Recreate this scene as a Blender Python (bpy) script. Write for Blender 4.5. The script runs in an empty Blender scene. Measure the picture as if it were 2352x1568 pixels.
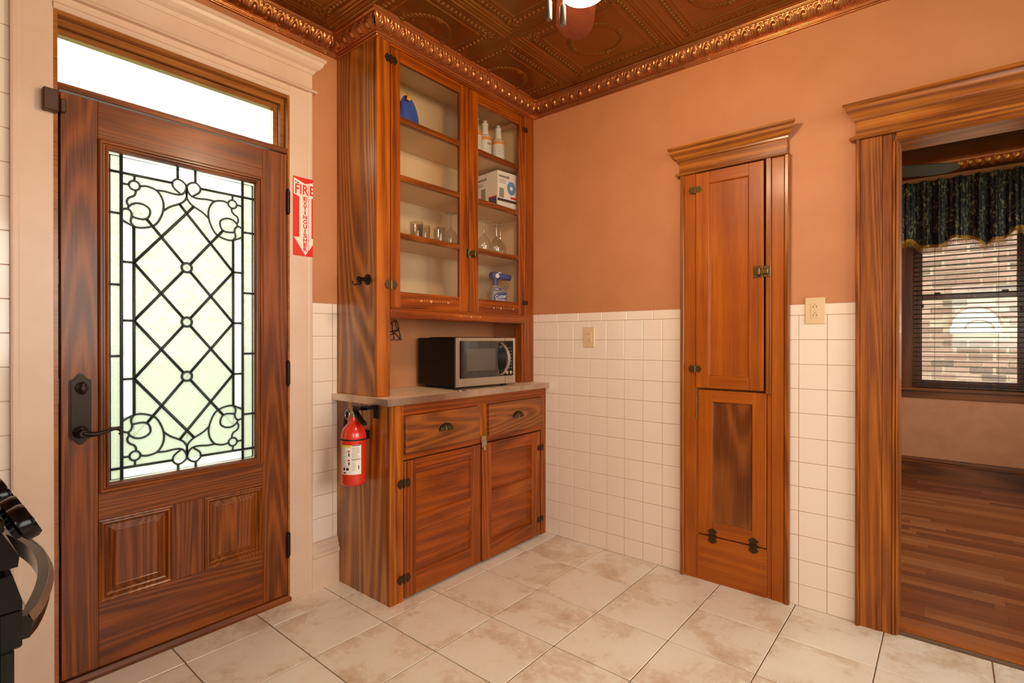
import bpy, bmesh, math, random
from mathutils import Vector, Matrix
sc = bpy.context.scene
col = sc.collection
rnd = random.Random(7)
R = math.radians

# ------------------------------------------------------------------ camera
cam_d = bpy.data.cameras.new('camera'); cam = bpy.data.objects.new('camera', cam_d); col.objects.link(cam)
F_PX = 1196.43
cam_d.sensor_fit = 'HORIZONTAL'; cam_d.sensor_width = 36.0
cam_d.lens = F_PX / 2352 * 36.0
cam_d.shift_x = (1176 - 1158.74) / 2352
cam_d.clip_start = 0.02
cam.location = (-2.6713, -2.3093, 1.2065)
cam.rotation_euler = (R(90 - 0.139), 0, R(40.0027 - 90))
sc.camera = cam

# ------------------------------------------------------------------ world, light, exposure
SKY = 5.0
w = bpy.data.worlds.new('overcast_sky'); sc.world = w; w.use_nodes = True
bg = w.node_tree.nodes['Background']
bg.inputs[0].default_value = (1.0, 0.95, 0.87, 1); bg.inputs[1].default_value = SKY

def portal(name, loc, rot, sx, sy):
    d = bpy.data.lights.new(name, 'AREA'); d.shape = 'RECTANGLE'; d.size = sx; d.size_y = sy
    d.cycles.is_portal = True
    o = bpy.data.objects.new(name, d); col.objects.link(o); o.location = loc; o.rotation_euler = rot
portal('door_daylight', (-1.88, 0.15, 1.48), (R(-90), 0, 0), 0.9, 1.75)
portal('added_rear_window_daylight', (-1.6, -4.5, 1.6), (R(90), 0, 0), 2.5, 1.5)  # sky portal of the rear window added for fill daylight
portal('added_adjoining_window_daylight', (1.6, -3.86, 1.6), (R(90), 0, 0), 1.7, 1.6)  # sky portal of the side window added to the adjoining room
portal('added_side_window_daylight', (-3.32, -3.0, 1.6), (0, R(-90), 0), 1.3, 1.3)  # sky portal of the window added in the range wall
portal('far_window_daylight', (3.24, -2.475, 1.6), (0, R(90), 0), 1.7, 0.8)
GLOBE = 85.0
sc.cycles.max_bounces = 8; sc.cycles.transmission_bounces = 6; sc.cycles.transparent_max_bounces = 10
sc.view_settings.view_transform = 'Standard'; sc.view_settings.look = 'None'
sc.view_settings.gamma = 1.0; sc.view_settings.use_curve_mapping = False
sc.view_settings.exposure = 0.80

# ------------------------------------------------------------------ materials
def lin(c):
    if isinstance(c, str):
        c = [int(c[i:i + 2], 16) / 255 for i in (0, 2, 4)]
    return tuple((x / 12.92 if x <= 0.04045 else ((x + 0.055) / 1.055) ** 2.4) for x in c) + (1.0,)

class NT:
    def __init__(s, name):
        s.m = bpy.data.materials.new(name); s.m.use_nodes = True; s.t = s.m.node_tree
        s.b = s.t.nodes['Principled BSDF']; s.o = s.t.nodes['Material Output']
    def n(s, typ, **kw):
        x = s.t.nodes.new(typ)
        for k, v in kw.items():
            if k.startswith('_'): setattr(x, k[1:], v)
            else:
                x.inputs[k if not k.startswith('i') or not k[1:].isdigit() else int(k[1:])].default_value = v
        return x
    def l(s, a, b): s.t.links.new(a, b)
    def set(s, **kw):
        for k, v in kw.items():
            s.b.inputs[k.replace('_', ' ')].default_value = v
        return s

def math_node(N, op, a, b=None):
    x = N.n('ShaderNodeMath', _operation=op)
    for i, v in enumerate((a, b)):
        if v is None: continue
        if hasattr(v, 'default_value') or hasattr(v, 'is_linked'): N.l(v, x.inputs[i])
        else: x.inputs[i].default_value = v
    return x.outputs[0]

def ramp(N, fac, stops):
    r = N.n('ShaderNodeValToRGB'); e = r.color_ramp.elements
    while len(e) > 1: e.remove(e[-1])
    e[0].position, e[0].color = stops[0][0], stops[0][1]
    for p, c in stops[1:]:
        k = e.new(p); k.color = c
    N.l(fac, r.inputs[0]); return r.outputs[0]

def bump(N, h, strength, dist=0.002):
    b = N.n('ShaderNodeBump'); b.inputs['Strength'].default_value = strength; b.inputs['Distance'].default_value = dist
    N.l(h, b.inputs['Height']); N.l(b.outputs[0], N.b.inputs['Normal'])

def coords(N, scale, rand=0.0):
    g = N.n('ShaderNodeNewGeometry'); src = g.outputs['Position']
    if rand:
        oi = N.n('ShaderNodeObjectInfo'); mul = N.n('ShaderNodeVectorMath', _operation='SCALE')
        cmb = N.n('ShaderNodeCombineXYZ')
        for i in range(3): N.l(oi.outputs['Random'], cmb.inputs[i])
        N.l(cmb.outputs[0], mul.inputs[0]); mul.inputs['Scale'].default_value = rand
        add = N.n('ShaderNodeVectorMath', _operation='ADD'); N.l(src, add.inputs[0]); N.l(mul.outputs[0], add.inputs[1]); src = add.outputs[0]
    m = N.n('ShaderNodeMapping'); m.inputs['Scale'].default_value = scale; N.l(src, m.inputs[0])
    return m.outputs[0]

def noise(N, vec, scale, detail=2, rough=0.5, dist=0.0):
    x = N.n('ShaderNodeTexNoise'); x.inputs['Scale'].default_value = scale; x.inputs['Detail'].default_value = detail
    x.inputs['Roughness'].default_value = rough; x.inputs['Distortion'].default_value = dist
    N.l(vec, x.inputs['Vector']); return x.outputs[0]

def plain(name, c, rough=0.5, metal=0.0, coat=0.0, spec=0.5, emit=None, es=0.0):
    N = NT(name); N.set(Base_Color=lin(c), Roughness=rough, Metallic=metal)
    N.b.inputs['Coat Weight'].default_value = coat; N.b.inputs['Coat Roughness'].default_value = 0.08
    N.b.inputs['Specular IOR Level'].default_value = spec
    if emit: N.b.inputs['Emission Color'].default_value = lin(emit); N.b.inputs['Emission Strength'].default_value = es
    return N.m

def painted(name, c, c2, rough, scale=6, bs=0.15, bd=0.0008, bsc=220, metal=0.0):
    N = NT(name); v = coords(N, (1, 1, 1))
    f = noise(N, v, scale, 4, 0.6)
    N.l(ramp(N, f, [(0.3, lin(c)), (0.7, lin(c2))]), N.b.inputs['Base Color'])
    N.set(Roughness=rough, Metallic=metal)
    bump(N, noise(N, v, bsc, 2), bs, bd)
    return N.m

def wood(name, dark, mid, light, axis, rough=0.33, lines=42.0, stretch=0.10, scale=3.2, coat=0.15, contrast=1.0, fine=0.36, cr=0.16):
    N = NT(name)
    ai = 'xyz'.index(axis)
    sv = [1.0, 1.0, 1.0]; sv[ai] = stretch * 0.8
    v = coords(N, sv, 13.0)
    n1 = noise(N, v, scale, 1.5, 0.45, 0.35)
    s = math_node(N, 'SINE', math_node(N, 'MULTIPLY', n1, lines))
    s = math_node(N, 'MULTIPLY', math_node(N, 'ADD', s, 1.0), 0.5)
    s = math_node(N, 'POWER', s, 1.6)
    fv = [330.0, 330.0, 330.0]; fv[ai] = 5.0
    n2 = noise(N, coords(N, fv, 13.0), 1.0, 2, 0.6)
    cv = [55.0, 55.0, 55.0]; cv[ai] = 1.3
    n4 = noise(N, coords(N, cv, 13.0), 1.0, 2, 0.5)
    n3 = noise(N, coords(N, (1, 1, 1), 13.0), 2.2, 3, 0.6)
    n2c = math_node(N, 'ADD', math_node(N, 'MULTIPLY', math_node(N, 'SUBTRACT', n2, 0.5), 1.7), 0.5)
    f = math_node(N, 'ADD', math_node(N, 'MULTIPLY', s, 0.22 * contrast), math_node(N, 'MULTIPLY', n2c, fine))
    f = math_node(N, 'ADD', f, math_node(N, 'MULTIPLY', n3, 0.40))
    f = math_node(N, 'ADD', f, math_node(N, 'MULTIPLY', n4, 0.22))
    f = math_node(N, 'SUBTRACT', f, 0.21 + 0.04 * contrast)
    N.l(ramp(N, f, [(0.10, lin(dark)), (0.45, lin(mid)), (0.85, lin(light))]), N.b.inputs['Base Color'])
    rr = math_node(N, 'ADD', math_node(N, 'MULTIPLY', n2, 0.16), rough - 0.08)
    N.l(rr, N.b.inputs['Roughness'])
    N.b.inputs['Coat Weight'].default_value = coat; N.b.inputs['Coat Roughness'].default_value = cr; N.b.inputs['Specular IOR Level'].default_value = 0.35
    bump(N, n2, 0.25, 0.0006)
    return N.m

def thin_glass(name, tint, refl_rough=0.02, ior=1.45, gain=1.0, bumpy=0.0):
    N = NT(name); N.t.nodes.remove(N.b)
    tr = N.n('ShaderNodeBsdfTransparent'); tr.inputs[0].default_value = tint
    gl = N.n('ShaderNodeBsdfGlossy'); gl.inputs['Roughness'].default_value = refl_rough
    lw = N.n('ShaderNodeLayerWeight'); lw.inputs['Blend'].default_value = 0.5
    f0 = ((ior - 1) / (ior + 1)) ** 2
    f = math_node(N, 'ADD', math_node(N, 'MULTIPLY', math_node(N, 'POWER', lw.outputs['Facing'], 5.0), 1 - f0), f0)
    f = math_node(N, 'MINIMUM', math_node(N, 'MULTIPLY', f, gain), 1.0)
    mx = N.n('ShaderNodeMixShader'); N.l(f, mx.inputs[0]); N.l(tr.outputs[0], mx.inputs[1]); N.l(gl.outputs[0], mx.inputs[2])
    N.l(mx.outputs[0], N.o.inputs[0])
    if bumpy:
        b = N.n('ShaderNodeBump'); b.inputs['Strength'].default_value = bumpy; b.inputs['Distance'].default_value = 0.002
        N.l(noise(N, coords(N, (1, 1, 1)), 90, 2), b.inputs['Height']); N.l(b.outputs[0], gl.inputs['Normal'])
    return N.m

def textured_glass(name, tint, glow):
    N = NT(name); N.t.nodes.remove(N.b)
    tr = N.n('ShaderNodeBsdfTransparent'); tr.inputs[0].default_value = tint
    tl = N.n('ShaderNodeBsdfTranslucent'); tl.inputs[0].default_value = glow
    gl = N.n('ShaderNodeBsdfGlossy'); gl.inputs['Roughness'].default_value = 0.08
    m1 = N.n('ShaderNodeMixShader'); m1.inputs[0].default_value = 0.82; N.l(tr.outputs[0], m1.inputs[1]); N.l(tl.outputs[0], m1.inputs[2])
    m2 = N.n('ShaderNodeMixShader'); m2.inputs[0].default_value = 0.05; N.l(m1.outputs[0], m2.inputs[1]); N.l(gl.outputs[0], m2.inputs[2])
    b = N.n('ShaderNodeBump'); b.inputs['Strength'].default_value = 0.6; b.inputs['Distance'].default_value = 0.003
    N.l(noise(N, coords(N, (1, 1, 1)), 160, 2), b.inputs['Height'])
    for x in (tl, gl): N.l(b.outputs[0], x.inputs['Normal'])
    N.l(m2.outputs[0], N.o.inputs[0]); return N.m

M = {}
M['wall'] = painted('orange_wall_paint', 'C48258', 'BC7A50', 0.55)
M['wall_dim'] = painted('textured_tan_paint', 'CC9470', 'C08862', 0.6, 9, 0.5, 0.002, 130)
M['white_paint'] = painted('old_cream_paint', 'E0C4B0', 'D8B8A2', 0.38, 5, 0.25, 0.001, 60)
M['plaster'] = plain('plaster', 'E8DCCB', 0.7)
M['grout'] = plain('tile_grout', 'C09A80', 0.8)
M['floor_grout'] = plain('floor_grout', '7A6048', 0.9)
M['tile'] = plain('glazed_white_tile', 'F0DED0', 0.12, coat=0.2)
M['door_v'] = wood('front_door_oak_upright', '451B04', '88440E', 'AC6220', 'z', 0.36, 210, 0.06, 4.0)
M['door_h'] = wood('front_door_oak_level', '451B04', '86420D', 'A85E1C', 'x', 0.36, 210, 0.06, 4.0)
M['oak_v'] = wood('golden_oak_upright', '602602', 'AC5A0C', 'D08226', 'z', 0.34, 190, 0.07, 3.0)
M['oak_side'] = wood('golden_oak_side_panel', '5E2A04', 'B06A18', 'D8983E', 'z', 0.32, 150, 0.12, 2.6, 0.9, 1.6, 0.36, 0.24)
M['oak_h'] = wood('golden_oak_level', '6E2E06', 'AE5C14', 'D0822E', 'x', 0.34, 190, 0.08, 3.0)
M['red_v'] = wood('red_oak_upright', '561E02', '9C4A06', 'BE6616', 'z', 0.36, 170, 0.07, 3.0, 0.15, 0.9)
M['red_h'] = wood('red_oak_level', '561E02', '984606', 'B86012', 'x', 0.36, 160, 0.09, 3.0, 0.15, 0.9)
M['fir_v'] = wood('amber_fir_upright', '863A04', 'B8620C', 'D07C1E', 'z', 0.40, 90, 0.06, 2.2, 0.08, 0.4, 0.26)
M['fir_y'] = wood('amber_fir_level', '863A04', 'B6600B', 'CE7A1C', 'y', 0.40, 90, 0.06, 2.2, 0.08, 0.4, 0.26)
M['fir_dark'] = wood('figured_brown_panel', '52240A', '844616', 'A2602A', 'z', 0.36, 130, 0.22, 3.4, 0.15, 1.2, 0.3)
M['trim_v'] = wood('casing_oak_upright', '602A06', 'A25A16', 'C07C32', 'z', 0.33, 190, 0.06, 3.4, 0.15, 0.9, 0.32)
M['trim_y'] = wood('casing_oak_level', '602A06', 'A8621C', 'CA8C42', 'y', 0.33, 150, 0.09, 3.0, 0.15, 1.1, 0.32)
M['dark_y'] = wood('dark_oak_level', '3A1A08', '84481A', 'A0602C', 'y', 0.32, 160, 0.08, 3.0, 0.3)
M['dark_v'] = wood('dark_oak_upright', '2E1406', '6A3612', '8A4E22', 'z', 0.32, 160, 0.08, 3.0, 0.3)
M['jamb'] = wood('amber_jamb', '6E3A10', 'A8692C', 'C08A48', 'x', 0.3, 30, 0.08, 3.0, 0.3, 0.6)
M['cream'] = plain('cream_cabinet_lining', 'E2C4A2', 0.5)
M['niche'] = painted('niche_wall_paint', 'C08058', 'B87850', 0.5)
M['laminate'] = painted('worn_laminate', 'F2DAC0', 'E2C2A2', 0.35, 14)
M['alum'] = painted('aluminium_edging', 'D8CABE', 'B8A494', 0.24, 10, 0.08, 0.0003, 60, 1.0)
M['copper'] = painted('copper_tin', '9C7038', '8A5E2C', 0.25, 3, 0.1, 0.0004, 90, 0.85)
M['copper_crown'] = painted('copper_tin_cornice', 'BC7C4C', 'A86A3C', 0.28, 3, 0.1, 0.0004, 90, 0.85)
M['black_metal'] = plain('oil_rubbed_bronze', '2A201A', 0.35, 0.7)
M['brass'] = plain('aged_brass', '6E5A34', 0.35, 0.9)
M['dark_brass'] = plain('tarnished_brass', '4A3C26', 0.4, 0.85)
M['steel'] = plain('brushed_steel', 'B8A898', 0.34, 0.9)
M['chrome'] = plain('chrome', 'D8D4CE', 0.14, 1.0)
M['lead'] = plain('lead_came', '3A4046', 0.45, 0.5)
M['pane_clear'] = thin_glass('clear_glass', (0.97, 1.0, 0.98, 1), 0.02, 1.45, 0.8)
M['pane_case'] = thin_glass('cabinet_glass', (0.97, 0.97, 0.95, 1), 0.02, 1.5, 1.0)
M['pane_tex'] = textured_glass('textured_glass', (0.75, 0.80, 0.72, 1), (0.43, 0.45, 0.415, 1))
M['pane_bevel'] = textured_glass('bevelled_glass', (0.9, 0.95, 0.9, 1), (0.55, 0.57, 0.55, 1))
M['glassware'] = thin_glass('drinking_glass', (0.90, 0.89, 0.87, 1), 0.03, 1.5, 3.0)
M['red'] = plain('extinguisher_red', 'D8301C', 0.25, coat=0.5)
M['sign_red'] = plain('sign_red', 'DE2A1E', 0.35)
M['sign_white'] = plain('sign_white', 'F0E4DA', 0.35)
M['black_gloss'] = plain('gloss_black', '0A0808', 0.16, coat=0.0, spec=0.3)
M['black_matt'] = plain('matt_black', '0E0C0B', 0.42, spec=0.25)
M['black_enamel'] = plain('black_enamel', '0A0807', 0.18, coat=0.0, spec=0.25)
M['smoke_glass'] = plain('smoked_glass', '1E1A18', 0.05, spec=0.9)
M['mesh_window'] = plain('screened_oven_window', '4A4038', 0.12, spec=0.9)
M['ivory'] = plain('ivory_plastic', 'DCC098', 0.35)
M['slot'] = plain('socket_slot', '1A1410', 0.6)
M['brown_plastic'] = plain('brown_plastic', '4A281A', 0.4)
M['blue_cloth'] = plain('blue_cloth', '2A52B4', 0.75)
M['yellow_cloth'] = plain('yellow_cloth', 'D89A30', 0.7)
M['white_plastic'] = plain('white_plastic', 'D8D2CC', 0.4)
M['orange_label'] = plain('orange_label', 'E08A34', 0.5)
M['label_white'] = plain('label_white', 'EFE8E2', 0.5)
M['ink'] = plain('black_ink', '1C1A1C', 0.6)
M['ink_grey'] = plain('grey_ink', '8E867E', 0.6)
M['yellow_label'] = plain('yellow_label', 'E8C63C', 0.5)
M['box_card'] = plain('printed_card', 'E8DEDA', 0.5)
M['box_blue'] = plain('printed_blue', '5A8CC8', 0.5)
M['box_navy'] = plain('printed_navy', '2A2C62', 0.5)
M['spray_blue'] = plain('sprayer_blue', '3C4A96', 0.4)
M['bottle_grey'] = plain('grey_bottle', '9A9088', 0.35)
M['rubber'] = plain('black_rubber', '16130F', 0.6)
M['heart_pink'] = plain('faded_pink_stencil', 'D08A62', 0.6)
M['leaf_gold'] = plain('faded_gold_stencil', 'B08A50', 0.6)
M['fan_blade'] = wood('fan_blade_wood', '3E1A10', '6E3420', '8A4A34', 'x', 0.4, 24, 0.2, 3.0, 0.1, 0.5)
M['fan_dark'] = plain('dark_fan_blade', '2C2622', 0.45)
M['pewter'] = plain('brushed_pewter', '8A8078', 0.35, 0.9)
M['globe'] = plain('lit_opal_glass', 'FFF6E8', 0.3, emit='FFDDB4', es=GLOBE)
M['blind'] = plain('brown_blind_slat', '3A1E12', 0.5)
M['gold_fringe'] = plain('gold_fringe', 'A87628', 0.7)
M['mortar'] = plain('brick_mortar', 'A89C90', 0.9)
M['stone_white'] = plain('white_painted_wood', 'F2F0EC', 0.6)
M['bronze_chain'] = plain('bead_chain', 'A89880', 0.3, 1.0)
M['string'] = plain('sash_cord', 'D8D0C0', 0.7)

def floor_tile_mat():
    N = NT('travertine_floor_tile'); v = coords(N, (1, 1, 1), 9.0)
    a = noise(N, v, 3.2, 6, 0.62, 0.3); b = noise(N, v, 38, 5, 0.7)
    f = math_node(N, 'ADD', math_node(N, 'MULTIPLY', a, 0.78), math_node(N, 'MULTIPLY', b, 0.26))
    N.l(ramp(N, f, [(0.32, lin('BA9A7E')), (0.43, lin('DAC4AE')), (0.53, lin('ECE0D2')), (0.75, lin('F4ECE2'))]), N.b.inputs['Base Color'])
    N.l(math_node(N, 'ADD', math_node(N, 'MULTIPLY', a, 0.2), 0.18), N.b.inputs['Roughness'])
    bump(N, b, 0.12, 0.0008); return N.m
M['floor_tile'] = floor_tile_mat()

def per_object(name, stops, rough, grain_axis=None):
    N = NT(name); oi = N.n('ShaderNodeObjectInfo')
    f = oi.outputs['Random']
    if grain_axis:
        fv = [120.0] * 3; fv['xyz'.index(grain_axis)] = 3.0
        f = math_node(N, 'ADD', math_node(N, 'MULTIPLY', f, 0.6), math_node(N, 'MULTIPLY', noise(N, coords(N, fv, 9), 1.0, 3), 0.5))
    else:
        f = math_node(N, 'ADD', math_node(N, 'MULTIPLY', f, 0.7), math_node(N, 'MULTIPLY', noise(N, coords(N, (1, 1, 1), 9), 26, 4), 0.4))
    N.l(ramp(N, f, [(p, lin(c)) for p, c in stops]), N.b.inputs['Base Color']); N.set(Roughness=rough)
    return N
N_ = per_object('strip_oak_floor', [(0.1, '66341A'), (0.4, '844622'), (0.7, '9C5A30'), (1.0, 'B87C50')], 0.34, 'y'); M['plank'] = N_.m
N_ = per_object('old_brick', [(0.1, '544C4A'), (0.45, '826660'), (0.75, '947872'), (1.0, 'A48E88')], 0.9); M['brick'] = N_.m

def valance_mat():
    N = NT('black_gold_damask'); v = coords(N, (1, 1, 0.55))
    a = noise(N, v, 34, 3, 0.55, 1.6)
    N.l(ramp(N, a, [(0.48, lin('0E1218')), (0.54, lin('20221F')), (0.64, lin('7E7458')), (0.8, lin('968A6C'))]), N.b.inputs['Base Color'])
    N.set(Roughness=0.6); return N.m
M['valance'] = valance_mat()

def hidden_tile_mat():
    N = NT('tiled_wall_glaze')
    br = N.n('ShaderNodeTexBrick'); br.offset = 0.0
    br.inputs['Color1'].default_value = lin('F3E6DA'); br.inputs['Color2'].default_value = lin('F0E2D5'); br.inputs['Mortar'].default_value = lin('C9A88E')
    br.inputs['Scale'].default_value = 1.0; br.inputs['Mortar Size'].default_value = 0.0015
    br.inputs['Brick Width'].default_value = 0.111; br.inputs['Row Height'].default_value = 0.111
    g = N.n('ShaderNodeNewGeometry'); sp = N.n('ShaderNodeSeparateXYZ'); N.l(g.outputs['Position'], sp.inputs[0])
    cm = N.n('ShaderNodeCombineXYZ'); N.l(math_node(N, 'ADD', sp.outputs[0], sp.outputs[1]), cm.inputs[0]); N.l(sp.outputs[2], cm.inputs[1])
    N.l(cm.outputs[0], br.inputs['Vector']); N.l(br.outputs[0], N.b.inputs['Base Color']); N.set(Roughness=0.15); return N.m
M['tile_flat'] = hidden_tile_mat()

def grass_mat():
    N = NT('lawn'); f = noise(N, coords(N, (1, 1, 1)), 4, 5)
    N.l(ramp(N, f, [(0.3, lin('5A7A3A')), (0.7, lin('86A85A'))]), N.b.inputs['Base Color']); N.set(Roughness=0.9); return N.m
M['grass'] = grass_mat()
M['leaf'] = plain('hedge_leaf', '6E9A4A', 0.6)

# ------------------------------------------------------------------ geometry helpers
ORG = {}
class MB:
    def __init__(s, mat=None): s.V = []; s.F = []; s.M = mat
    def add(s, vs, fs):
        k = len(s.V)
        s.V += [tuple(s.M @ Vector(v)) if s.M is not None else tuple(v) for v in vs]
        s.F += [tuple(i + k for i in f) for f in fs]; return s
    def box(s, x0, x1, y0, y1, z0, z1, b=0.0):
        x0, x1 = min(x0, x1), max(x0, x1); y0, y1 = min(y0, y1), max(y0, y1); z0, z1 = min(z0, z1), max(z0, z1)
        if not b:
            return s.add([(x0, y0, z0), (x1, y0, z0), (x1, y1, z0), (x0, y1, z0), (x0, y0, z1), (x1, y0, z1), (x1, y1, z1), (x0, y1, z1)],
                         [(0, 3, 2, 1), (4, 5, 6, 7), (0, 1, 5, 4), (1, 2, 6, 5), (2, 3, 7, 6), (3, 0, 4, 7)])
        b = min(b, (x1 - x0) * .45, (y1 - y0) * .45, (z1 - z0) * .45)
        lo, hi = (x0, y0, z0), (x1, y1, z1); vs = []; idx = {}
        for c in range(8):
            sg = (c & 1, c >> 1 & 1, c >> 2 & 1)
            for a in range(3):
                p = []
                for k in range(3):
                    e = hi[k] if sg[k] else lo[k]
                    p.append(e if k == a else e + (-b if sg[k] else b))
                idx[(c, a)] = len(vs); vs.append(tuple(p))
        fs = []
        for a in range(3):
            u, v = (a + 1) % 3, (a + 2) % 3
            for h in (0, 1):
                cs = [h << a, h << a | 1 << u, h << a | 1 << u | 1 << v, h << a | 1 << v]
                fs.append(tuple(idx[(c, a)] for c in cs))
            for hu in (0, 1):
                for hv in (0, 1):
                    c0 = hu << u | hv << v; c1 = c0 | 1 << a
                    fs.append((idx[(c0, u)], idx[(c1, u)], idx[(c1, v)], idx[(c0, v)]))
        for c in range(8): fs.append((idx[(c, 0)], idx[(c, 1)], idx[(c, 2)]))
        return s.add(vs, fs)
    def prism(s, poly, axis, a, b):
        n = len(poly)
        def P(p, t):
            return {'x': (t, p[0], p[1]), 'y': (p[0], t, p[1]), 'z': (p[0], p[1], t)}[axis]
        vs = [P(p, a) for p in poly] + [P(p, b) for p in poly]
        fs = [tuple(range(n))[::-1], tuple(range(n, 2 * n))] + [(i, (i + 1) % n, n + (i + 1) % n, n + i) for i in range(n)]
        return s.add(vs, fs)
    def tube(s, path, r, n=8, closed=False, cap=True):
        pts = [Vector(p) for p in path]; m = len(pts)
        rr = r if isinstance(r, (list, tuple)) else [r] * m
        up = None; vs = []
        for i, p in enumerate(pts):
            if closed: t = (pts[(i + 1) % m] - pts[i - 1])
            else: t = pts[min(i + 1, m - 1)] - pts[max(i - 1, 0)]
            t = t.normalized() if t.length > 1e-9 else Vector((0, 0, 1))
            if up is None:
                up = Vector((0, 0, 1)) if abs(t.z) < 0.9 else Vector((1, 0, 0))
            up = (up - t * up.dot(t))
            up = up.normalized() if up.length > 1e-6 else t.orthogonal().normalized()
            sd = t.cross(up)
            for k in range(n):
                a = 2 * math.pi * k / n
                vs.append(p + (up * math.cos(a) + sd * math.sin(a)) * rr[i])
        fs = []
        for i in range(m if closed else m - 1):
            j = (i + 1) % m
            for k in range(n):
                fs.append((i * n + k, i * n + (k + 1) % n, j * n + (k + 1) % n, j * n + k))
        if cap and not closed:
            fs.append(tuple(range(n))[::-1]); fs.append(tuple((m - 1) * n + k for k in range(n)))
        return s.add(vs, fs)
    def lathe(s, prof, c, axis='z', n=24, sx=1.0, sy=1.0):
        vs = []; m = len(prof)
        for r, h in prof:
            for k in range(n):
                a = 2 * math.pi * k / n; u, v = r * math.cos(a) * sx, r * math.sin(a) * sy
                vs.append({'z': (c[0] + u, c[1] + v, c[2] + h), 'x': (c[0] + h, c[1] + u, c[2] + v), 'y': (c[0] + u, c[1] + h, c[2] + v)}[axis])
        fs = [(i * n + k, i * n + (k + 1) % n, (i + 1) * n + (k + 1) % n, (i + 1) * n + k) for i in range(m - 1) for k in range(n)]
        if prof[0][0] > 1e-6: fs.append(tuple(range(n))[::-1])
        if prof[-1][0] > 1e-6: fs.append(tuple((m - 1) * n + k for k in range(n)))
        return s.add(vs, fs)
    def grid(s, nu, nv, f, wrap=False):
        vs = [f(i / (nu - 1), j / (nv - 1)) for j in range(nv) for i in range(nu)]
        fs = [(j * nu + i, j * nu + i + 1, (j + 1) * nu + i + 1, (j + 1) * nu + i) for j in range(nv - 1) for i in range(nu - 1)]
        return s.add(vs, fs)
    def rings(s, a0, a1, b0, b1, steps, f, cap=True, sides=(0, 1, 2, 3)):
        """nested rectangles: steps = [(inset, depth)]; f(a,b,depth) -> point"""
        vs = []
        for ins, d in steps:
            for a, b in ((a0 + ins, b0 + ins), (a1 - ins, b0 + ins), (a1 - ins, b1 - ins), (a0 + ins, b1 - ins)): vs.append(f(a, b, d))
        m = len(steps)
        fs = [(i * 4 + k, i * 4 + (k + 1) % 4, (i + 1) * 4 + (k + 1) % 4, (i + 1) * 4 + k) for i in range(m - 1) for k in sides]
        if cap: fs.append(tuple((m - 1) * 4 + k for k in range(4)))
        return s.add(vs, fs)
    def text(s, string, size, f, bold=0.0, align='CENTER', sxf=1.0, spacing=1.0, fitw=None):
        """flat lettering; f(u,v) -> point"""
        cu = bpy.data.curves.new('t', 'FONT'); cu.body = string; cu.size = size; cu.align_x = align; cu.offset = bold
        cu.space_character = spacing; cu.resolution_u = 3
        o = bpy.data.objects.new('t', cu); col.objects.link(o)
        bpy.context.view_layer.update()
        me = o.to_mesh()
        if fitw:
            xs = [v.co.x for v in me.vertices]; sxf = fitw / (max(xs) - min(xs))
        vs = [f(v.co.x * sxf, v.co.y) for v in me.vertices]; fs = [tuple(p.vertices) for p in me.polygons]
        o.to_mesh_clear(); bpy.data.objects.remove(o); bpy.data.curves.remove(cu)
        return s.add(vs, fs)
    def mesh(s, name, mat, smooth=None, org=(0, 0, 0)):
        me = bpy.data.meshes.new(name)
        me.from_pydata([(v[0] - org[0], v[1] - org[1], v[2] - org[2]) for v in s.V], [], s.F)
        bm = bmesh.new(); bm.from_mesh(me); bmesh.ops.recalc_face_normals(bm, faces=bm.faces); bm.to_mesh(me); bm.free()
        if mat is not None: me.materials.append(mat)
        if smooth:
            me.polygons.foreach_set('use_smooth', [True] * len(me.polygons))
            if smooth is not True: me.set_sharp_from_angle(angle=R(smooth))
        me.update(); return me
    def build(s, name, mat, parent=None, smooth=None, local=False, label=None):
        org = (0, 0, 0) if (parent is None or local) else ORG[parent.name]
        o = bpy.data.objects.new(name, s.mesh(name, mat, smooth, org)); col.objects.link(o)
        if parent is not None:
            o.parent = parent; ORG[o.name] = ORG[parent.name]
        else: ORG[o.name] = (0, 0, 0)
        if label: o['label'] = label
        return o

def tag(o, label, cat, group=None, kind=None):
    o['label'] = label; o['category'] = cat
    if group: o['group'] = group
    if kind: o['kind'] = kind
    return o
def T(name, label, cat, loc=(0, 0, 0), rz=0.0, group=None, kind=None):
    o = bpy.data.objects.new(name, None); col.objects.link(o); o.location = loc; o.rotation_euler = (0, 0, rz)
    o.empty_display_size = 0.05; ORG[o.name] = tuple(loc)
    return tag(o, label, cat, group, kind)
def copy_tree(o, parent=None):
    c = o.copy(); col.objects.link(c); c.parent = parent
    for ch in list(o.children): copy_tree(ch, c)
    return c
def inst(name, me, parent, loc, rot=None):
    o = bpy.data.objects.new(name, me); col.objects.link(o); o.parent = parent; o.location = loc
    if rot: o.rotation_euler = rot
    return o
def smooth_path(pts, n=5):
    """Catmull-Rom through points"""
    P = [Vector(p) for p in pts]; out = []
    for i in range(len(P) - 1):
        p0 = P[max(i - 1, 0)]; p1 = P[i]; p2 = P[i + 1]; p3 = P[min(i + 2, len(P) - 1)]
        for k in range(n):
            t = k / n
            out.append(0.5 * ((2 * p1) + (p2 - p0) * t + (2 * p0 - 5 * p1 + 4 * p2 - p3) * t * t + (3 * p1 - p0 - 3 * p2 + p3) * t ** 3))
    out.append(P[-1]); return out

# ================================================================== ROOM SHELL
CEIL = 2.70
XL, YR = -3.22, -4.40          # stove wall, wall behind the camera
WY = 0.02                      # face of the door wall
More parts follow.
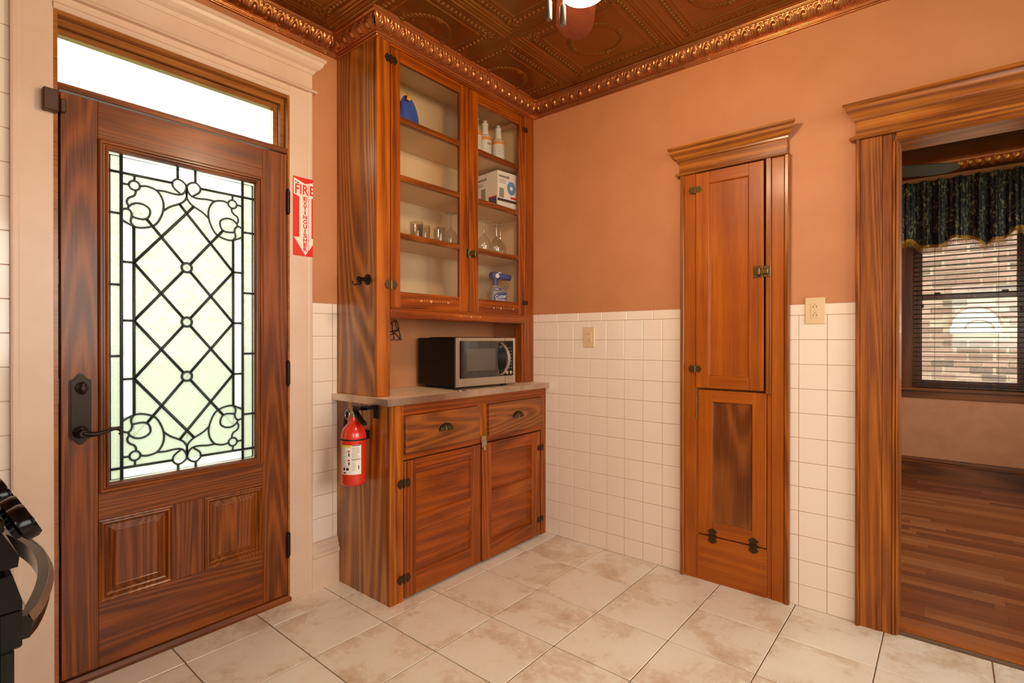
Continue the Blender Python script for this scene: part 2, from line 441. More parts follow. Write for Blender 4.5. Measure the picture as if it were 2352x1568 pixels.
# ---- floor with its tiles
fl = MB().box(XL - .15, 0.02, YR - .15, 0.2, -0.12, -0.0025).build('floor', M['floor_grout'])
tag(fl, 'kitchen floor of large beige mottled square tiles', 'floor', kind='structure')
gp, grot, gx0, gy0 = 0.328, R(-0.41), -1.2947, -0.4785
TJ = 0.004
tile_me = MB().box(-(gp - TJ) / 2, (gp - TJ) / 2, -(gp - TJ) / 2, (gp - TJ) / 2, -0.006, 0, 0.0015).mesh('floor_tile', M['floor_tile'])
xa, xb, ya, yb = XL, 0.018, YR, WY
for i in range(-2, 14):
    for j in range(-7, 5):
        cx, cy = (j - .5) * gp, -(i - .5) * gp
        X = gx0 + cx * math.cos(grot) - cy * math.sin(grot); Y = gy0 + cx * math.sin(grot) + cy * math.cos(grot)
        h = gp / 2
        if X + h < xa or X - h > xb or Y + h < ya or Y - h > yb: continue
        if X - h > xa and X + h < xb and Y - h > ya and Y + h < yb:
            inst('floor_tile', tile_me, fl, (X, Y, 0), (0, 0, grot)); continue
        x0, x1 = max(X - h + TJ / 2, xa), min(X + h - TJ / 2, xb); y0, y1 = max(Y - h + TJ / 2, ya), min(Y + h - TJ / 2, yb)
        if x1 - x0 < .012 or y1 - y0 < .012: continue
        # tiles cut at the walls
        me = MB().box(x0 - X, x1 - X, y0 - Y, y1 - Y, -0.006, 0, 0.0015).mesh('floor_tile', M['floor_tile'])
        inst('floor_tile', me, fl, (X, Y, 0))

# ---- walls
DX0, DX1, DTOP = -2.296, -1.464, 2.335     # door opening in the door wall
m = MB()
m.box(XL - .15, DX0, WY, .17, -.1, CEIL).box(DX1, .15, WY, .17, -.1, CEIL).box(DX0, DX1, WY, .17, DTOP, CEIL)
wl = m.build('wall_left', M['wall']); tag(wl, 'orange painted wall holding the front door', 'wall', kind='structure')
OY0, OY1, OTOP = -2.173, -3.05, 2.023      # doorway in the right wall
m = MB()
m.box(.004, .15, OY0, .02, -.1, CEIL).box(.004, .15, YR - .15, OY1, -.1, CEIL).box(.004, .15, OY1, OY0, OTOP, CEIL)
wr = m.build('wall_right', M['wall']); tag(wr, 'orange painted wall with white tiled lower part', 'wall', kind='structure')
m = MB()
m.box(XL - .15, -2.8, YR - .15, YR, -.1, CEIL).box(-.4, .004, YR - .15, YR, -.1, CEIL).box(-2.8, -.4, YR - .15, YR, -.1, .95).box(-2.8, -.4, YR - .15, YR, 2.35, CEIL)
wb = m.build('wall_rear', M['wall']); tag(wb, 'orange wall with an added wide window behind the camera', 'wall', kind='structure')
m = MB(); m.box(XL, -2.8, YR, YR + .006, 0, 1.32).box(-.4, 0, YR, YR + .006, 0, 1.32).box(-2.8, -.4, YR, YR + .006, 0, .95)
m.build('tile_dado', M['tile_flat'], wb)
m = MB(); m.box(XL - .15, XL, -2.4, WY, -.1, CEIL).box(XL - .15, XL, YR, -3.6, -.1, CEIL).box(XL - .15, XL, -3.6, -2.4, -.1, 1.0).box(XL - .15, XL, -3.6, -2.4, 2.2, CEIL)
wn = m.build('wall_near', M['wall']); tag(wn, 'orange wall behind the black range', 'wall', kind='structure')
m = MB(); m.box(XL, XL + .006, -2.4, WY, 0, 1.32).box(XL, XL + .006, YR, -3.6, 0, 1.32).box(XL, XL + .006, -3.6, -2.4, 0, 1.0)
m.build('tile_dado', M['tile_flat'], wn)
# unseen windows added to brighten the kitchen
def plain_window(name, f, a0, a1, z0, z1, label):
    o = T(name, label, 'window', f(a0, 0, z0), kind='structure')
    mid = (z0 + z1) / 2
    m = MB()
    for (p, q, r, s_) in ((a0, a0 + .05, z0, z1), (a1 - .05, a1, z0, z1), (a0, a1, z0, z0 + .05), (a0, a1, z1 - .05, z1), (a0, a1, mid - .02, mid + .02)):
        A = f(p, .03, r); B = f(q, .08, s_); m.box(A[0], B[0], A[1], B[1], r, s_)
    m.build('window_frame', M['white_paint'], o)
    for (r, s_) in ((z0 + .05, mid - .02), (mid + .02, z1 - .05)):
        A = f(a0 + .05, .05, r); B = f(a1 - .05, .055, s_)
        MB().box(A[0], B[0], A[1], B[1], r, s_).build('pane', M['pane_clear'], o)
plain_window('added_window_2', lambda a, d, z: (a, YR - d, z), -2.8, -.4, .95, 2.35, 'wide white framed window added unseen in the rear kitchen wall for daylight')
plain_window('added_window_3', lambda a, d, z: (XL - d, a, z), -3.6, -2.4, 1.0, 2.2, 'white framed window added unseen in the wall beside the range for daylight')

# ---- wall tiles of the right wall
RZ = [0.0] + [0.0984 + .111 * k for k in range(12)]           # row joints
J = 0.0022
full_r = MB().box(0, .0048, -(.111 - J) / 2, (.111 - J) / 2, -(.111 - J) / 2, (.111 - J) / 2, .0012).mesh('wall_tile', M['tile'])
full_l = MB().box(-(.111 - J) / 2, (.111 - J) / 2, 0, .0048, -(.111 - J) / 2, (.111 - J) / 2, .0012).mesh('wall_tile', M['tile'])
def tile_r(y1, y0, z0, z1, name='wall_tile'):
    if abs(y1 - y0 - .111) < 1e-4 and abs(z1 - z0 - .111) < 1e-4: return inst(name, full_r, wr, (0, (y0 + y1) / 2, (z0 + z1) / 2))
    c = ((y0 + y1) / 2, (z0 + z1) / 2)
    me = MB().box(0, .0048, y0 + J / 2 - c[0], y1 - J / 2 - c[0], z0 + J / 2 - c[1], z1 - J / 2 - c[1], .0012).mesh(name, M['tile'])
    inst(name, me, wr, (0, c[0], c[1]))
m = MB(); m.box(.003, .0045, -1.28, -.27, 0, 1.369).box(.003, .0045, -2.034, -1.77, 0, 1.369).build('grout_bed', M['grout'], wr)
cols_a = [-.2784 - .111 * k for k in range(10)]
for a, b in zip(cols_a, cols_a[1:]):
    for z0, z1 in zip(RZ, RZ[1:]): tile_r(a, b, z0, z1)
for a, b in ((-1.774, -1.812), (-1.812, -1.923), (-1.923, -2.034)):
    for z0, z1 in zip(RZ, RZ[1:]): tile_r(a, b, z0, z1)
caps = [-.2784, -.336, -.491, -.646, -.804, -.962, -1.116, -1.2774]
for a, b in zip(caps, caps[1:]): tile_r(a, b, RZ[-1], 1.369, 'cap_tile')
for a, b in ((-1.774, -1.87), (-1.87, -2.034)): tile_r(a, b, RZ[-1], 1.369, 'cap_tile')
# ---- wall tiles of the door wall
def tile_l(x0, x1, z0, z1, name='wall_tile'):
    if abs(x1 - x0 - .111) < 1e-4 and abs(z1 - z0 - .111) < 1e-4: return inst(name, full_l, wl, ((x0 + x1) / 2, WY - .004, (z0 + z1) / 2))
    c = ((x0 + x1) / 2, (z0 + z1) / 2)
    me = MB().box(x0 + J / 2 - c[0], x1 - J / 2 - c[0], 0, .0048, z0 + J / 2 - c[1], z1 - J / 2 - c[1], .0012).mesh(name, M['tile'])
    inst(name, me, wl, (c[0], WY - .004, c[1]))
MB().box(-1.36, -1.2, WY - .0012, WY + .001, .2, 1.388).box(-2.75, -2.39, WY - .0012, WY + .001, 0, 2.64).build('grout_bed', M['grout'], wl)
lz = [1.337 - .111 * k for k in range(11)][::-1]
for x0, x1 in ((-1.344, -1.233), (-1.233, -1.207)):
    for z0, z1 in zip(lz, lz[1:]): tile_l(x0, x1, z0, z1)
    tile_l(x0, x1, 1.337, 1.388, 'cap_tile')
lz2 = [1.563 + .111 * k for k in range(-14, 10)]
for x0, x1 in ((-2.516, -2.405), (-2.627, -2.516), (-2.738, -2.627)):
    for z0, z1 in zip(lz2, lz2[1:]): tile_l(x0, x1, max(z0, 0.002), z1)
# ---- baseboard beside the front door
prof = [(WY, 0), (.0, 0), (.0, .150), (-.006, .158), (-.006, .172), (.002, .178), (.004, .196), (.010, .204), (.012, .222), (WY, .228)]
bb = MB().prism(prof, 'x', -1.352, -1.207).build('baseboard_left', M['white_paint']); tag(bb, 'cream moulded baseboard between front door and cabinet', 'baseboard', kind='structure')

# ---- ceiling of embossed tin panels
ce = MB().box(XL - .15, .15, YR - .15, .17, CEIL + .006, CEIL + .12).build('ceiling', M['copper']); tag(ce, 'copper brown pressed tin ceiling', 'ceiling', kind='structure')
PW = .61
def panel_h(u, v):
    au, av = abs(u), abs(v); mx = max(au, av); mn = min(au, av)
    g = lambda d, s: math.exp(-(d / s) ** 2)
    h = 0.0
    h += .0040 * g(mx - .301, .004)
    h += .0060 * g(mx - .284, .006) + .0030 * g(mx - .268, .004)
    if mx < .262: h -= .003
    # bead row with leaf tips at the corners
    if abs(mx - .232) < .022:
        if mn < .205:
            p = .0262; q = (mn + p / 2) % p - p / 2
            e = 1 - (q / .0085) ** 2 - ((mx - .233) / .0115) ** 2
            if e > 0: h += .0085 * math.sqrt(e)
            h += .0022 * g(mx - .218, .0025)
            q2 = (mn) % p - p / 2
            h += .003 * g(q2, .003) * g(mx - .243, .004)
    cu, cv = au - .228, av - .228; rr = math.hypot(cu, cv)
    if rr < .045:
        a = math.atan2(cv, cu)
        h += .008 * g(rr - .020, .012) * (0.55 + 0.45 * math.cos(6 * a)) + .006 * g(rr, .008)
    # inner square
    h += .0045 * g(mx - .196, .004) + (-.002 if mx < .19 else 0)
    # wreath
    r = math.hypot(u, v); a = math.atan2(v, u)
    wv = 1 - ((r - .128) / .016) ** 2
    if wv > 0:
        h += .0085 * math.sqrt(wv) * (0.72 + 0.28 * math.cos(44 * a + 260 * (r - .128)))
    h += .002 * g(r - .105, .002)
    for k in range(4):
        aa = k * math.pi / 2 + math.pi / 4 * 0
        px, py = .128 * math.cos(aa), .128 * math.sin(aa)
        d2 = math.hypot(u - px, v - py)
        h += .007 * g(d2, .013)
    return h
NP = 190
pm = MB().grid(NP, NP, lambda a, b: ((a - .5) * PW, (b - .5) * PW, -panel_h((a - .5) * PW, (b - .5) * PW))).mesh('tin_panel', M['copper'], True)
for k in range(0, 6):
    for j in range(-1, 7):
        X, Y = -.074 - .61 * k - .305, -.677 - .61 * j - .305
        if X < XL - .05 or Y - .305 < YR - .35: continue
        inst('tin_panel', pm, ce, (X, Y, CEIL + .002))
MB().box(-.08, .004, YR, .02, CEIL, CEIL + .006).box(XL, 0, -.08, .02, CEIL - .0005, CEIL + .006).build('edge_strip', M['copper'], ce)

# ---- egg and dart tin cornice
def crown_profile():
    P = [(0, 2.612), (.006, 2.612), (.009, 2.615), (.009, 2.620), (.006, 2.623), (.010, 2.626), (.013, 2.630), (.012, 2.634), (.009, 2.637)]
    for k in range(27):
        t = k / 26; P.append((.010 + .044 * t + .007 * math.sin(math.pi * t), 2.638 + .046 * t - .005 * math.sin(math.pi * t)))
    P += [(.056, 2.687), (.062, 2.688), (.063, 2.693), (.060, 2.696), (.066, 2.697), (.067, 2.714)]
    return P
CP = crown_profile()
def egg(s, i):
    """relief on profile row i at length s"""
    p = .061; q = (s + p / 2) % p - p / 2
    k = i - 9
    if k < -4:
        return .0022 if (abs(((s + p) % (2 * p)) - p) < .006 and (int(s / .0035) % 2 == 0)) else 0.0
    if k < 0: return .0012 if k == -1 and int(s / .004) % 2 == 0 else 0.0
    if k > 26: return .0008 if k in (28,) and int(s / .03) % 2 == 0 else 0.0
    v = (k - 12.5) * .0024
    e = (q / .0125) ** 2 + ((v + .002) / .021) ** 2
    h = 0.0
    if e < 1: h += .0105 * math.sqrt(1 - e)
    re = math.sqrt((q / .0125) ** 2 + ((v - .001) / .0235) ** 2)
    h += .0048 * math.exp(-((re - 1.38) / .13) ** 2)
    if v < .02: h += .0030 * math.exp(-((re - 1.82) / .13) ** 2)
    dq = p / 2 - abs(q)
    h += .0050 * math.exp(-(dq / .0022) ** 2) * (0.4 + 0.6 * (k / 26))
    if k > 16: h += .0045 * math.exp(-((dq - .005) / .0022) ** 2) * (k - 16) / 10
    if k < 8: h += .0012 * math.cos(2 * math.pi * q / .0068) * (8 - k) / 8
    return h * min(1, k / 3 + .3) * min(1, (26 - k) / 3 + .2)
def crown(name, A, B, nrm, mA, mB, label, step=.003, mat='copper_crown'):
    A = Vector(A); B = Vector(B); d = (B - A); L = d.length; d /= L; n = Vector(nrm)
    m = MB(); N = max(2, int(L / step)); NP_ = len(CP); vs = []
    for a in range(N + 1):
        for i, (o, z) in enumerate(CP):
            s0 = -mA * o; s1 = L + mB * o
            s = s0 + (s1 - s0) * a / N
            h = egg(s, i) if step < .02 else 0
            q = A + d * s + n * (o + h * .70)
            vs.append((q.x, q.y, z - h * .70))
    fs = [(a * NP_ + i, a * NP_ + i + 1, (a + 1) * NP_ + i + 1, (a + 1) * NP_ + i) for a in range(N) for i in range(NP_ - 1)]
    m.add(vs, fs)
    o = m.build(name, M[mat], None, True); return tag(o, label, 'cornice', kind='structure')
CX, CYU = -1.206, -.31                     # cabinet side, upper cabinet front
crown('trim_1', (XL, WY), (CX, WY), (0, -1), -1, -1, 'copper egg and dart cornice above the front door')
crown('trim_2', (CX, WY), (CX, CYU), (-1, 0), -1, 1, 'short copper cornice on the side of the glazed cabinet')
crown('trim_3', (CX, CYU), (.004, CYU), (0, -1), 1, -1, 'copper cornice along the front of the glazed cabinet')
crown('trim_4', (.004, CYU), (.004, -3.3), (-1, 0), -1, 0, 'copper egg and dart cornice on the orange right wall')
crown('trim_5', (.004, -3.3), (.004, YR), (-1, 0), 0, -1, 'plain end of copper cornice on the right wall', .5)
crown('trim_6', (XL, YR), (.004, YR), (0, 1), -1, -1, 'copper cornice on the rear kitchen wall', .5)
crown('trim_7', (XL, YR), (XL, WY), (1, 0), -1, -1, 'copper cornice above the range wall', .5)

# ================================================================== FRONT DOOR
# ---- casing
tr = T('trim_8', 'cream painted casing with crowned head around the front door', 'door casing', (-1.88, 0, 0), kind='structure')
m = MB(); m.box(-2.387, -2.300, .0, WY, 0, 2.385, .002).build('casing_leg', M['white_paint'], tr)
m = MB(); m.box(-1.464, -1.371, .0, WY, 0, 2.385, .002).build('casing_leg', M['white_paint'], tr)
for x0, x1 in ((-2.407, -2.385), (-1.373, -1.351)):
    m = MB(); m.prism([(x0, WY), (x0, -.001), (x0 + .006, -.003), (x1 - .004, -.003), (x1, -.001), (x1, WY)], 'z', 0, 2.385).build('back_band', M['white_paint'], tr)
m = MB(); m.prism([(WY, 2.385), (-.018, 2.385), (-.024, 2.391), (-.018, 2.397), (WY, 2.397)], 'x', -2.425, -1.336).build('head_bead', M['white_paint'], tr)
m = MB(); m.box(-2.407, -1.351, .0, WY, 2.397, 2.48).build('head_board', M['white_paint'], tr)
prof = [(WY, 2.475), (-.004, 2.475), (-.008, 2.482), (-.012, 2.490), (-.026, 2.500), (-.036, 2.514), (-.040, 2.528), (-.048, 2.534), (-.048, 2.546), (WY, 2.546)]
def mitred_crown(m, prof, x0, x1, base, axis='x'):
    """moulding that returns at both ends; prof = (depth coordinate, z)"""
    vs = []; n = len(prof)
    for side in (0, 1):
        for (d, z) in prof:
            e = max(0.0, abs(d - base)) if d != base else 0.0
            a = x0 - e if side == 0 else x1 + e
            vs.append((a, d, z) if axis == 'x' else (d, a, z))
    fs = [(i, (i + 1) % n, n + (i + 1) % n, n + i) for i in range(n)] + [tuple(range(n))[::-1], tuple(range(n, 2 * n))]
    return m.add(vs, fs)
m = MB(); mitred_crown(m, [(max(-.05, d) if d < WY else .0, z) for d, z in prof], -2.407, -1.351, .0).build('head_crown', M['white_paint'], tr)
prof = [(WY, 2.335), (.0, 2.335), (-.006, 2.342), (-.006, 2.352), (.002, 2.360), (.004, 2.385), (WY, 2.385)]
m = MB(); m.prism(prof, 'x', -2.300, -1.464).build('head_inner', M['white_paint'], tr)
# ---- jamb and transom light
jm = T('trim_9', 'amber oak jamb and transom frame around the front door', 'door frame', (-1.88, .1, 0), kind='structure')
MB().box(-2.302, -2.288, .004, .17, 0, 2.335).build('side_jamb', M['jamb'], jm)
MB().box(-1.472, -1.458, .004, .17, 0, 2.335).build('side_jamb', M['jamb'], jm)
MB().box(-2.288, -1.472, .004, .17, 2.322, 2.335).build('head_jamb', M['jamb'], jm)
MB().box(-2.290, -1.470, .006, .17, 2.068, 2.092, .002).build('transom_bar', M['door_h'], jm)
MB().box(-2.288, -2.276, .05, .17, .03, 2.068).build('door_stop', M['door_v'], jm)
MB().box(-1.486, -1.472, .05, .17, .03, 2.068).build('door_stop', M['door_v'], jm)
win = T('window_1', 'long clear transom light above the front door', 'transom', (-1.88, .08, 2.092), kind='structure')
MB().box(-2.289, -1.472, .035, .05, 2.300, 2.324).build('stop_bead', M['jamb'], win); MB().box(-1.490, -1.471, .0352, .0502, 2.092, 2.300).build('stop_bead', M['jamb'], win)
m = MB(); m.box(-1.512, -1.485, .06, .095, 2.092, 2.312, .002).box(-2.288, -1.512, .06, .095, 2.278, 2.323, .002).box(-2.288, -1.512, .06, .095, 2.092, 2.108, .002)
m.build('sash', M['jamb'], win)
MB().box(-2.2885, -1.512, .078, .082, 2.108, 2.278).build('pane', M['pane_clear'], win)
# ---- threshold
th = MB().prism([(-.004, 0), (-.004, .012), (.004, .026), (.03, .031), (.17, .031), (.17, 0)], 'x', -2.30, -1.458).build('trim_10', M['door_h']); tag(th, 'worn dark oak threshold under the front door', 'threshold', kind='structure')
# ---- leaf
FD = .004                      # face of the leaf
door = T('door_1', 'brown oak front door with leaded glass and two raised panels', 'door', (-1.88, .02, .034), kind='structure')
dz0, dz1 = .034, 2.060
gx0d, gx1d, gz0, gz1 = -2.178, -1.587, .656, 1.928       # opening for the glazing moulding
def dbox(name, x0, x1, z0, z1, mat, b=.0015): return MB().box(x0, x1, FD, FD + .044, z0, z1, b).build(name, mat, door)
dbox('stile', -2.281, gx0d, dz0, dz1, M['door_v']); dbox('stile', gx1d, -1.4745, dz0, dz1, M['door_v'])
dbox('rail', gx0d, gx1d, gz1, dz1, M['door_h']); dbox('rail', gx0d, gx1d, .560, gz0, M['door_h']); dbox('rail', gx0d, gx1d, dz0, .262, M['door_h'])
dbox('mullion', -1.942, -1.827, .262, .560, M['door_v'])
fy = lambda a, b, d: (a, FD + d, b)
for x0, x1 in ((gx0d, -1.942), (-1.827, gx1d)):
    m = MB(); m.rings(x0, x1, .262, .560, [(0, .006), (0, -.003), (.006, -.005), (.011, -.001), (.016, -.002), (.021, .006), (.026, .010), (.028, .010), (.050, .001), (.052, .0025)], fy)
    m.build('raised_panel', M['door_v'], door)
for sd, mt in (((1,), 'door_v'), ((3,), 'door_v'), ((0,), 'door_h'), ((2,), 'door_h')):
    m = MB(); m.rings(gx0d, gx1d, gz0, gz1, [(0, .01), (0, -.006), (.005, -.010), (.012, -.010), (.016, -.004), (.020, -.004), (.024, -.008), (.030, -.006), (.034, .004), (.034, .012)], fy, False, sd)
    m.build('glazing_bead', M[mt], door)
# ---- leaded glass: offsets from the middle of the light
xc, zc, GY = -1.886, 1.280, .022
W_, D_ = .1795, .2185
HX, HZ = .270, .620
ld = MB()
def lead(pts, r=.0032, n=6): r = r * 1.3 + .0006; ld.tube([(xc + a, GY, zc + b) for a, b in pts], r, n)
for sx in (-1, 1):
    lead([(sx * .2185, -HZ), (sx * .2185, HZ)], .0042)
    lead([(sx * W_, -.356), (sx * W_, .356)], .0040)
    for z in (.396, .132, -.132, -.396): lead([(sx * HX, z), (sx * .2185, z)])
    for z in (.2185, 0, -.2185): lead([(sx * .2185, z), (sx * W_, z)])
    lead([(sx * .0265, .470), (0, .437), (-sx * W_, .2185)], .0040)
    lead([(sx * .0265, -.470), (0, -.437), (-sx * W_, -.2185)], .0040)
    for k in (1, 0, -1):
        z = k * D_
        lead([(sx * .0125, z + .0152), (sx * W_ if k < 1 else sx * .138, z + D_ if k < 1 else .390)], .0040)
        lead([(sx * .0125, z - .0152), (sx * W_ if k > -1 else sx * .138, z - D_ if k > -1 else -.390)], .0040)
ld.tube([(xc + a, GY, zc + b) for a, b in ((-.254, -.586), (.261, -.586), (.261, .606), (-.254, .606))], .0036, 6, closed=True)
for k in (1, 0, -1):
    ld.tube([(xc + .0185 * math.cos(a), GY, zc + k * D_ + .0185 * math.sin(a)) for a in [i * math.pi / 10 for i in range(20)]], .0052, 6, closed=True)
Q = {'b': [(-.157, .511), (-.141, .515), (-.123, .513), (-.106, .507), (-.093, .493), (-.084, .473), (-.081, .452), (-.083, .43), (-.09, .407), (-.101, .384), (-.114, .369), (-.134, .359), (-.159, .353), (-.179, .355), (-.194, .361), (-.2185, .375)],
     'd': [(-.106, .507), (-.078, .509), (-.051, .506), (-.03, .506), (-.02, .51)],
     'c': [(-.173, .489), (-.174, .48), (-.18, .469), (-.194, .46), (-.201, .447), (-.199, .435), (-.194, .43)],
     'e': [(-.198, .421), (-.191, .432), (-.177, .442), (-.159, .445), (-.141, .44), (-.128, .428), (-.127, .411), (-.134, .395), (-.148, .387), (-.166, .387), (-.184, .39)],
     'g': [(-.2185, .41), (-.205, .417), (-.194, .415), (-.187, .404), (-.186, .392), (-.189, .377), (-.187, .365), (-.179, .355)],
     'h': [(-.081, .433), (-.059, .452), (-.028, .469), (-.012, .481), (-.002, .497), (.0, .509), (.0, .54)],
     'k': [(-.051, .549), (-.047, .557), (-.034, .567), (-.018, .564), (-.004, .552), (-.001, .539), (-.008, .52), (-.02, .508)],
     'm': [(-.051, .549), (-.049, .535), (-.04, .524), (-.028, .515), (-.022, .508)],
     's1': [(-.177, .548), (-.177, .528)], 's2': [(-.2185, .508), (-.195, .509)], 's3': [(-.032, .62), (-.032, .567)], 'H': [(-HX, .548), (-.051, .548)]}
for sx in (-1, 1):
    for sz in (1, -1):
        for k, pts in Q.items():
            pp = [(p[0] * -sx, p[1] * sz) for p in pts]
            if len(pp) > 2: pp = [(v.x, v.y) for v in smooth_path([(a, b, 0) for a, b in pp], 4)]
            lead(pp, .0036 if k in ('H', 's3') else .0028)
        ld.tube([(xc + sx * .177 + .0175 * math.cos(a), GY, zc + sz * .509 + .0175 * math.sin(a)) for a in [i * math.pi / 8 for i in range(16)]], .0042, 6, closed=True)
lg = ld.build('lead_came', M['lead'], door, True)
def pane(poly, mat, dy=0.0):
    MB().prism([(xc + a, zc + b) for a, b in poly], 'y', GY - .0015 + dy, GY + .0015 + dy).build('pane', mat, lg)
for sx in (-1, 1):
    tz = [HZ, .548, .396, .132, -.132, -.396, -.548, -HZ]
    for a, b in zip(tz, tz[1:]): pane([(sx * HX, a), (sx * .2185, a), (sx * .2185, b), (sx * HX, b)], M['pane_tex'])
    tz = [.36, .2185, 0, -.2185, -.36]
    for a, b in zip(tz, tz[1:]): pane([(sx * .2185, a), (sx * W_, a), (sx * W_, b), (sx * .2185, b)], M['pane_bevel'])
    for sz in (1, -1):
        pane([(0, sz * HZ), (sx * .2185, sz * HZ), (sx * .2185, sz * .548), (0, sz * .548)], M['pane_bevel'])
        # corner scrollwork field
        pane([(0, sz * .548), (sx * .2185, sz * .548), (sx * .2185, sz * .36), (sx * W_, sz * .36), (sx * W_, sz * .436), (sx * W_ / 2, sz * (.2185 + .10925)), (0, sz * .437)], M['pane_tex'])
        pane([(sx * W_, sz * .436), (sx * W_, sz * .2185), (sx * W_ / 2, sz * (.2185 + .10925))], M['pane_tex'])
for k in range(-3, 4):
    for j in range(-1, 2):
        cx_, cz_ = j * W_ / 2 * 1.0, k * D_ / 2
        if (j + k) % 2 == 0: continue
        if abs(j) == 1:
            if abs(k) > 2: continue
            pane([(cx_ - j * W_ / 2, cz_), (cx_, cz_ + D_ / 2), (cx_ + j * W_ / 2, cz_), (cx_, cz_ - D_ / 2)], M['pane_tex'])
        else:
            pane([(-W_ / 2, cz_), (0, cz_ + D_ / 2), (W_ / 2, cz_), (0, cz_ - D_ / 2)], M['pane_tex'])
for sx in (-1, 1):
    for k in (-1, 1):
        pane([(sx * W_, k * D_), (sx * W_ / 2, k * D_ / 2), (sx * W_, 0)], M['pane_tex'])
# ---- lock set
xm, hw = -2.229, .031
right = [(hw, .868), (hw * .93, .862), (hw * .62, .858), (hw * .40, .850), (hw * .2, .842), (0, .840)]
top = [(x, 1.93 - z) for x, z in right]
poly = [(xm + a, b) for a, b in right] + [(xm - a, b) for a, b in right[::-1][1:]] + [(xm - a, b) for a, b in top] + [(xm + a, b) for a, b in top[::-1][1:]]
m = MB(); m.prism(poly, 'y', FD - .006, FD); c_ = (xm, .965)
m.prism([(c_[0] + (p[0] - c_[0]) * .86, c_[1] + (p[1] - c_[1]) * .965) for p in poly], 'y', FD - .011, FD - .006)
lk = m.build('escutcheon', M['black_metal'], door)
m = MB(); m.lathe([(.019, 0), (.018, -.008), (.012, -.010), (.006, -.012), (.006, -.03)], (xm + .002, FD - .011, 1.040), 'y', 20)
m.build('thumb_turn', M['black_metal'], lk, 40)
m = MB(); m.lathe([(.004, -.022), (.011, -.016), (.014, 0), (.011, .016), (.004, .022)], (xm + .002, FD - .034, 1.040), 'z', 14, 0.75, 0.5); m.build('thumb_turn', M['black_metal'], lk, True)
m = MB(); m.lathe([(.022, 0), (.022, -.006), (.017, -.010), (.010, -.014), (.009, -.046), (.011, -.050)], (xm - .002, FD - .011, .886), 'y', 24); m.build('rose', M['black_metal'], lk, 40)
pth = smooth_path([(xm - .002, FD - .052, .886), (xm + .025, FD - .060, .880), (xm + .055, FD - .060, .883), (xm + .085, FD - .058, .890), (xm + .100, FD - .056, .886), (xm + .106, FD - .056, .874), (xm + .100, FD - .056, .868)], 5)
n_ = len(pth); m = MB(); m.tube(pth, [.011 - .0065 * min(1, i / (n_ * .45)) + (.002 if i > n_ - 5 else 0) for i in range(n_)], 10); m.build('lever', M['black_metal'], lk, True)
# ---- hinges
for z0, z1 in ((1.793, 1.894), (1.003, 1.105), (.211, .315)):
    m = MB(); m.tube([(-1.474, -.004, z0), (-1.474, -.004, z1)], .007, 10)
    m.lathe([(.004, 0), (.006, .004), (.003, .009)], (-1.474, -.004, z1), 'z', 8); m.lathe([(.003, -.009), (.006, -.004), (.004, 0)], (-1.474, -.004, z0), 'z', 8)
    m.box(-1.474, -1.462, -.001, .006, z0, z1); m.build('hinge', M['black_metal'], door, 40)
# latch plates in the jamb
for z0 in (1.40, .99, .42):
    MB().box(-2.288, -2.284, .012, .04, z0, z0 + .085).build('strike_plate', M['black_metal'], jm)
# ---- alarm sensor on the casing
se = T('alarm_sensor', 'small brown plastic sensor block at the corner of the front door', 'sensor', (-2.31, 0, 1.975))
MB().box(-2.331, -2.289, -.030, 0, 1.976, 2.050, .004).build('housing', M['brown_plastic'], se)
MB().box(-2.284, -2.268, -.014, FD, 1.985, 2.030, .003).build('magnet', M['brown_plastic'], se)

# ---- fire extinguisher sign, folded round the edge of the casing
sg = T('fire_sign', 'red and white FIRE EXTINGUISHER arrow sign on the cream casing', 'sign', (-1.40, -.015, 1.60))
SX0, SX1, SZ0, SZ1 = -1.449, -1.3505, 1.603, 1.972
SYF = -.0005
def sbox(m, x0, x1, z0, z1, d):          # follows casing face, then the proud back band
    m.box(x0, min(x1, -1.373), SYF - d, SYF - d + .0004, z0, z1)
    if x1 > -1.373: m.box(-1.373, x1, -.0035 - d, -.0035 - d + .0004, z0, z1); m.box(-1.3732, -1.373, -.0035 - d, SYF - d, z0, z1)
def sprism(m, poly, d):
    """flat print clipped at the band edge"""
    def clip(P, lim, keep_left):
        o = []
        for i in range(len(P)):
            a, b = P[i], P[(i + 1) % len(P)]
            ia, ib = (a[0] <= lim) == keep_left, (b[0] <= lim) == keep_left
            if ia: o.append(a)
            if ia != ib:
                t = (lim - a[0]) / (b[0] - a[0]); o.append((lim, a[1] + t * (b[1] - a[1])))
        return o
    for P, y in ((clip(poly, -1.373, True), SYF), (clip(clip(poly, -1.373, False), SX1, True), -.0035)):
        if len(P) > 2: m.add([(a, y - d, b) for a, b in P], [tuple(range(len(P)))])
m = MB(); sbox(m, SX0, SX1, SZ0, SZ1, .0004); m.box(SX1, SX1 + .0006, -.0035, .006, SZ0, SZ1); m.build('sign_sheet', M['sign_red'], sg)
ac = -1.388
arrow = [(SX0 + .004, 1.965), (ac, 1.945), (SX1 + .03, 1.965), (SX1 + .03, 1.890), (ac + .030, 1.880), (ac + .030, 1.690), (ac + .056, 1.690), (ac, 1.607), (ac - .057, 1.690), (ac - .030, 1.690), (ac - .030, 1.880), (SX0 + .004, 1.890)]
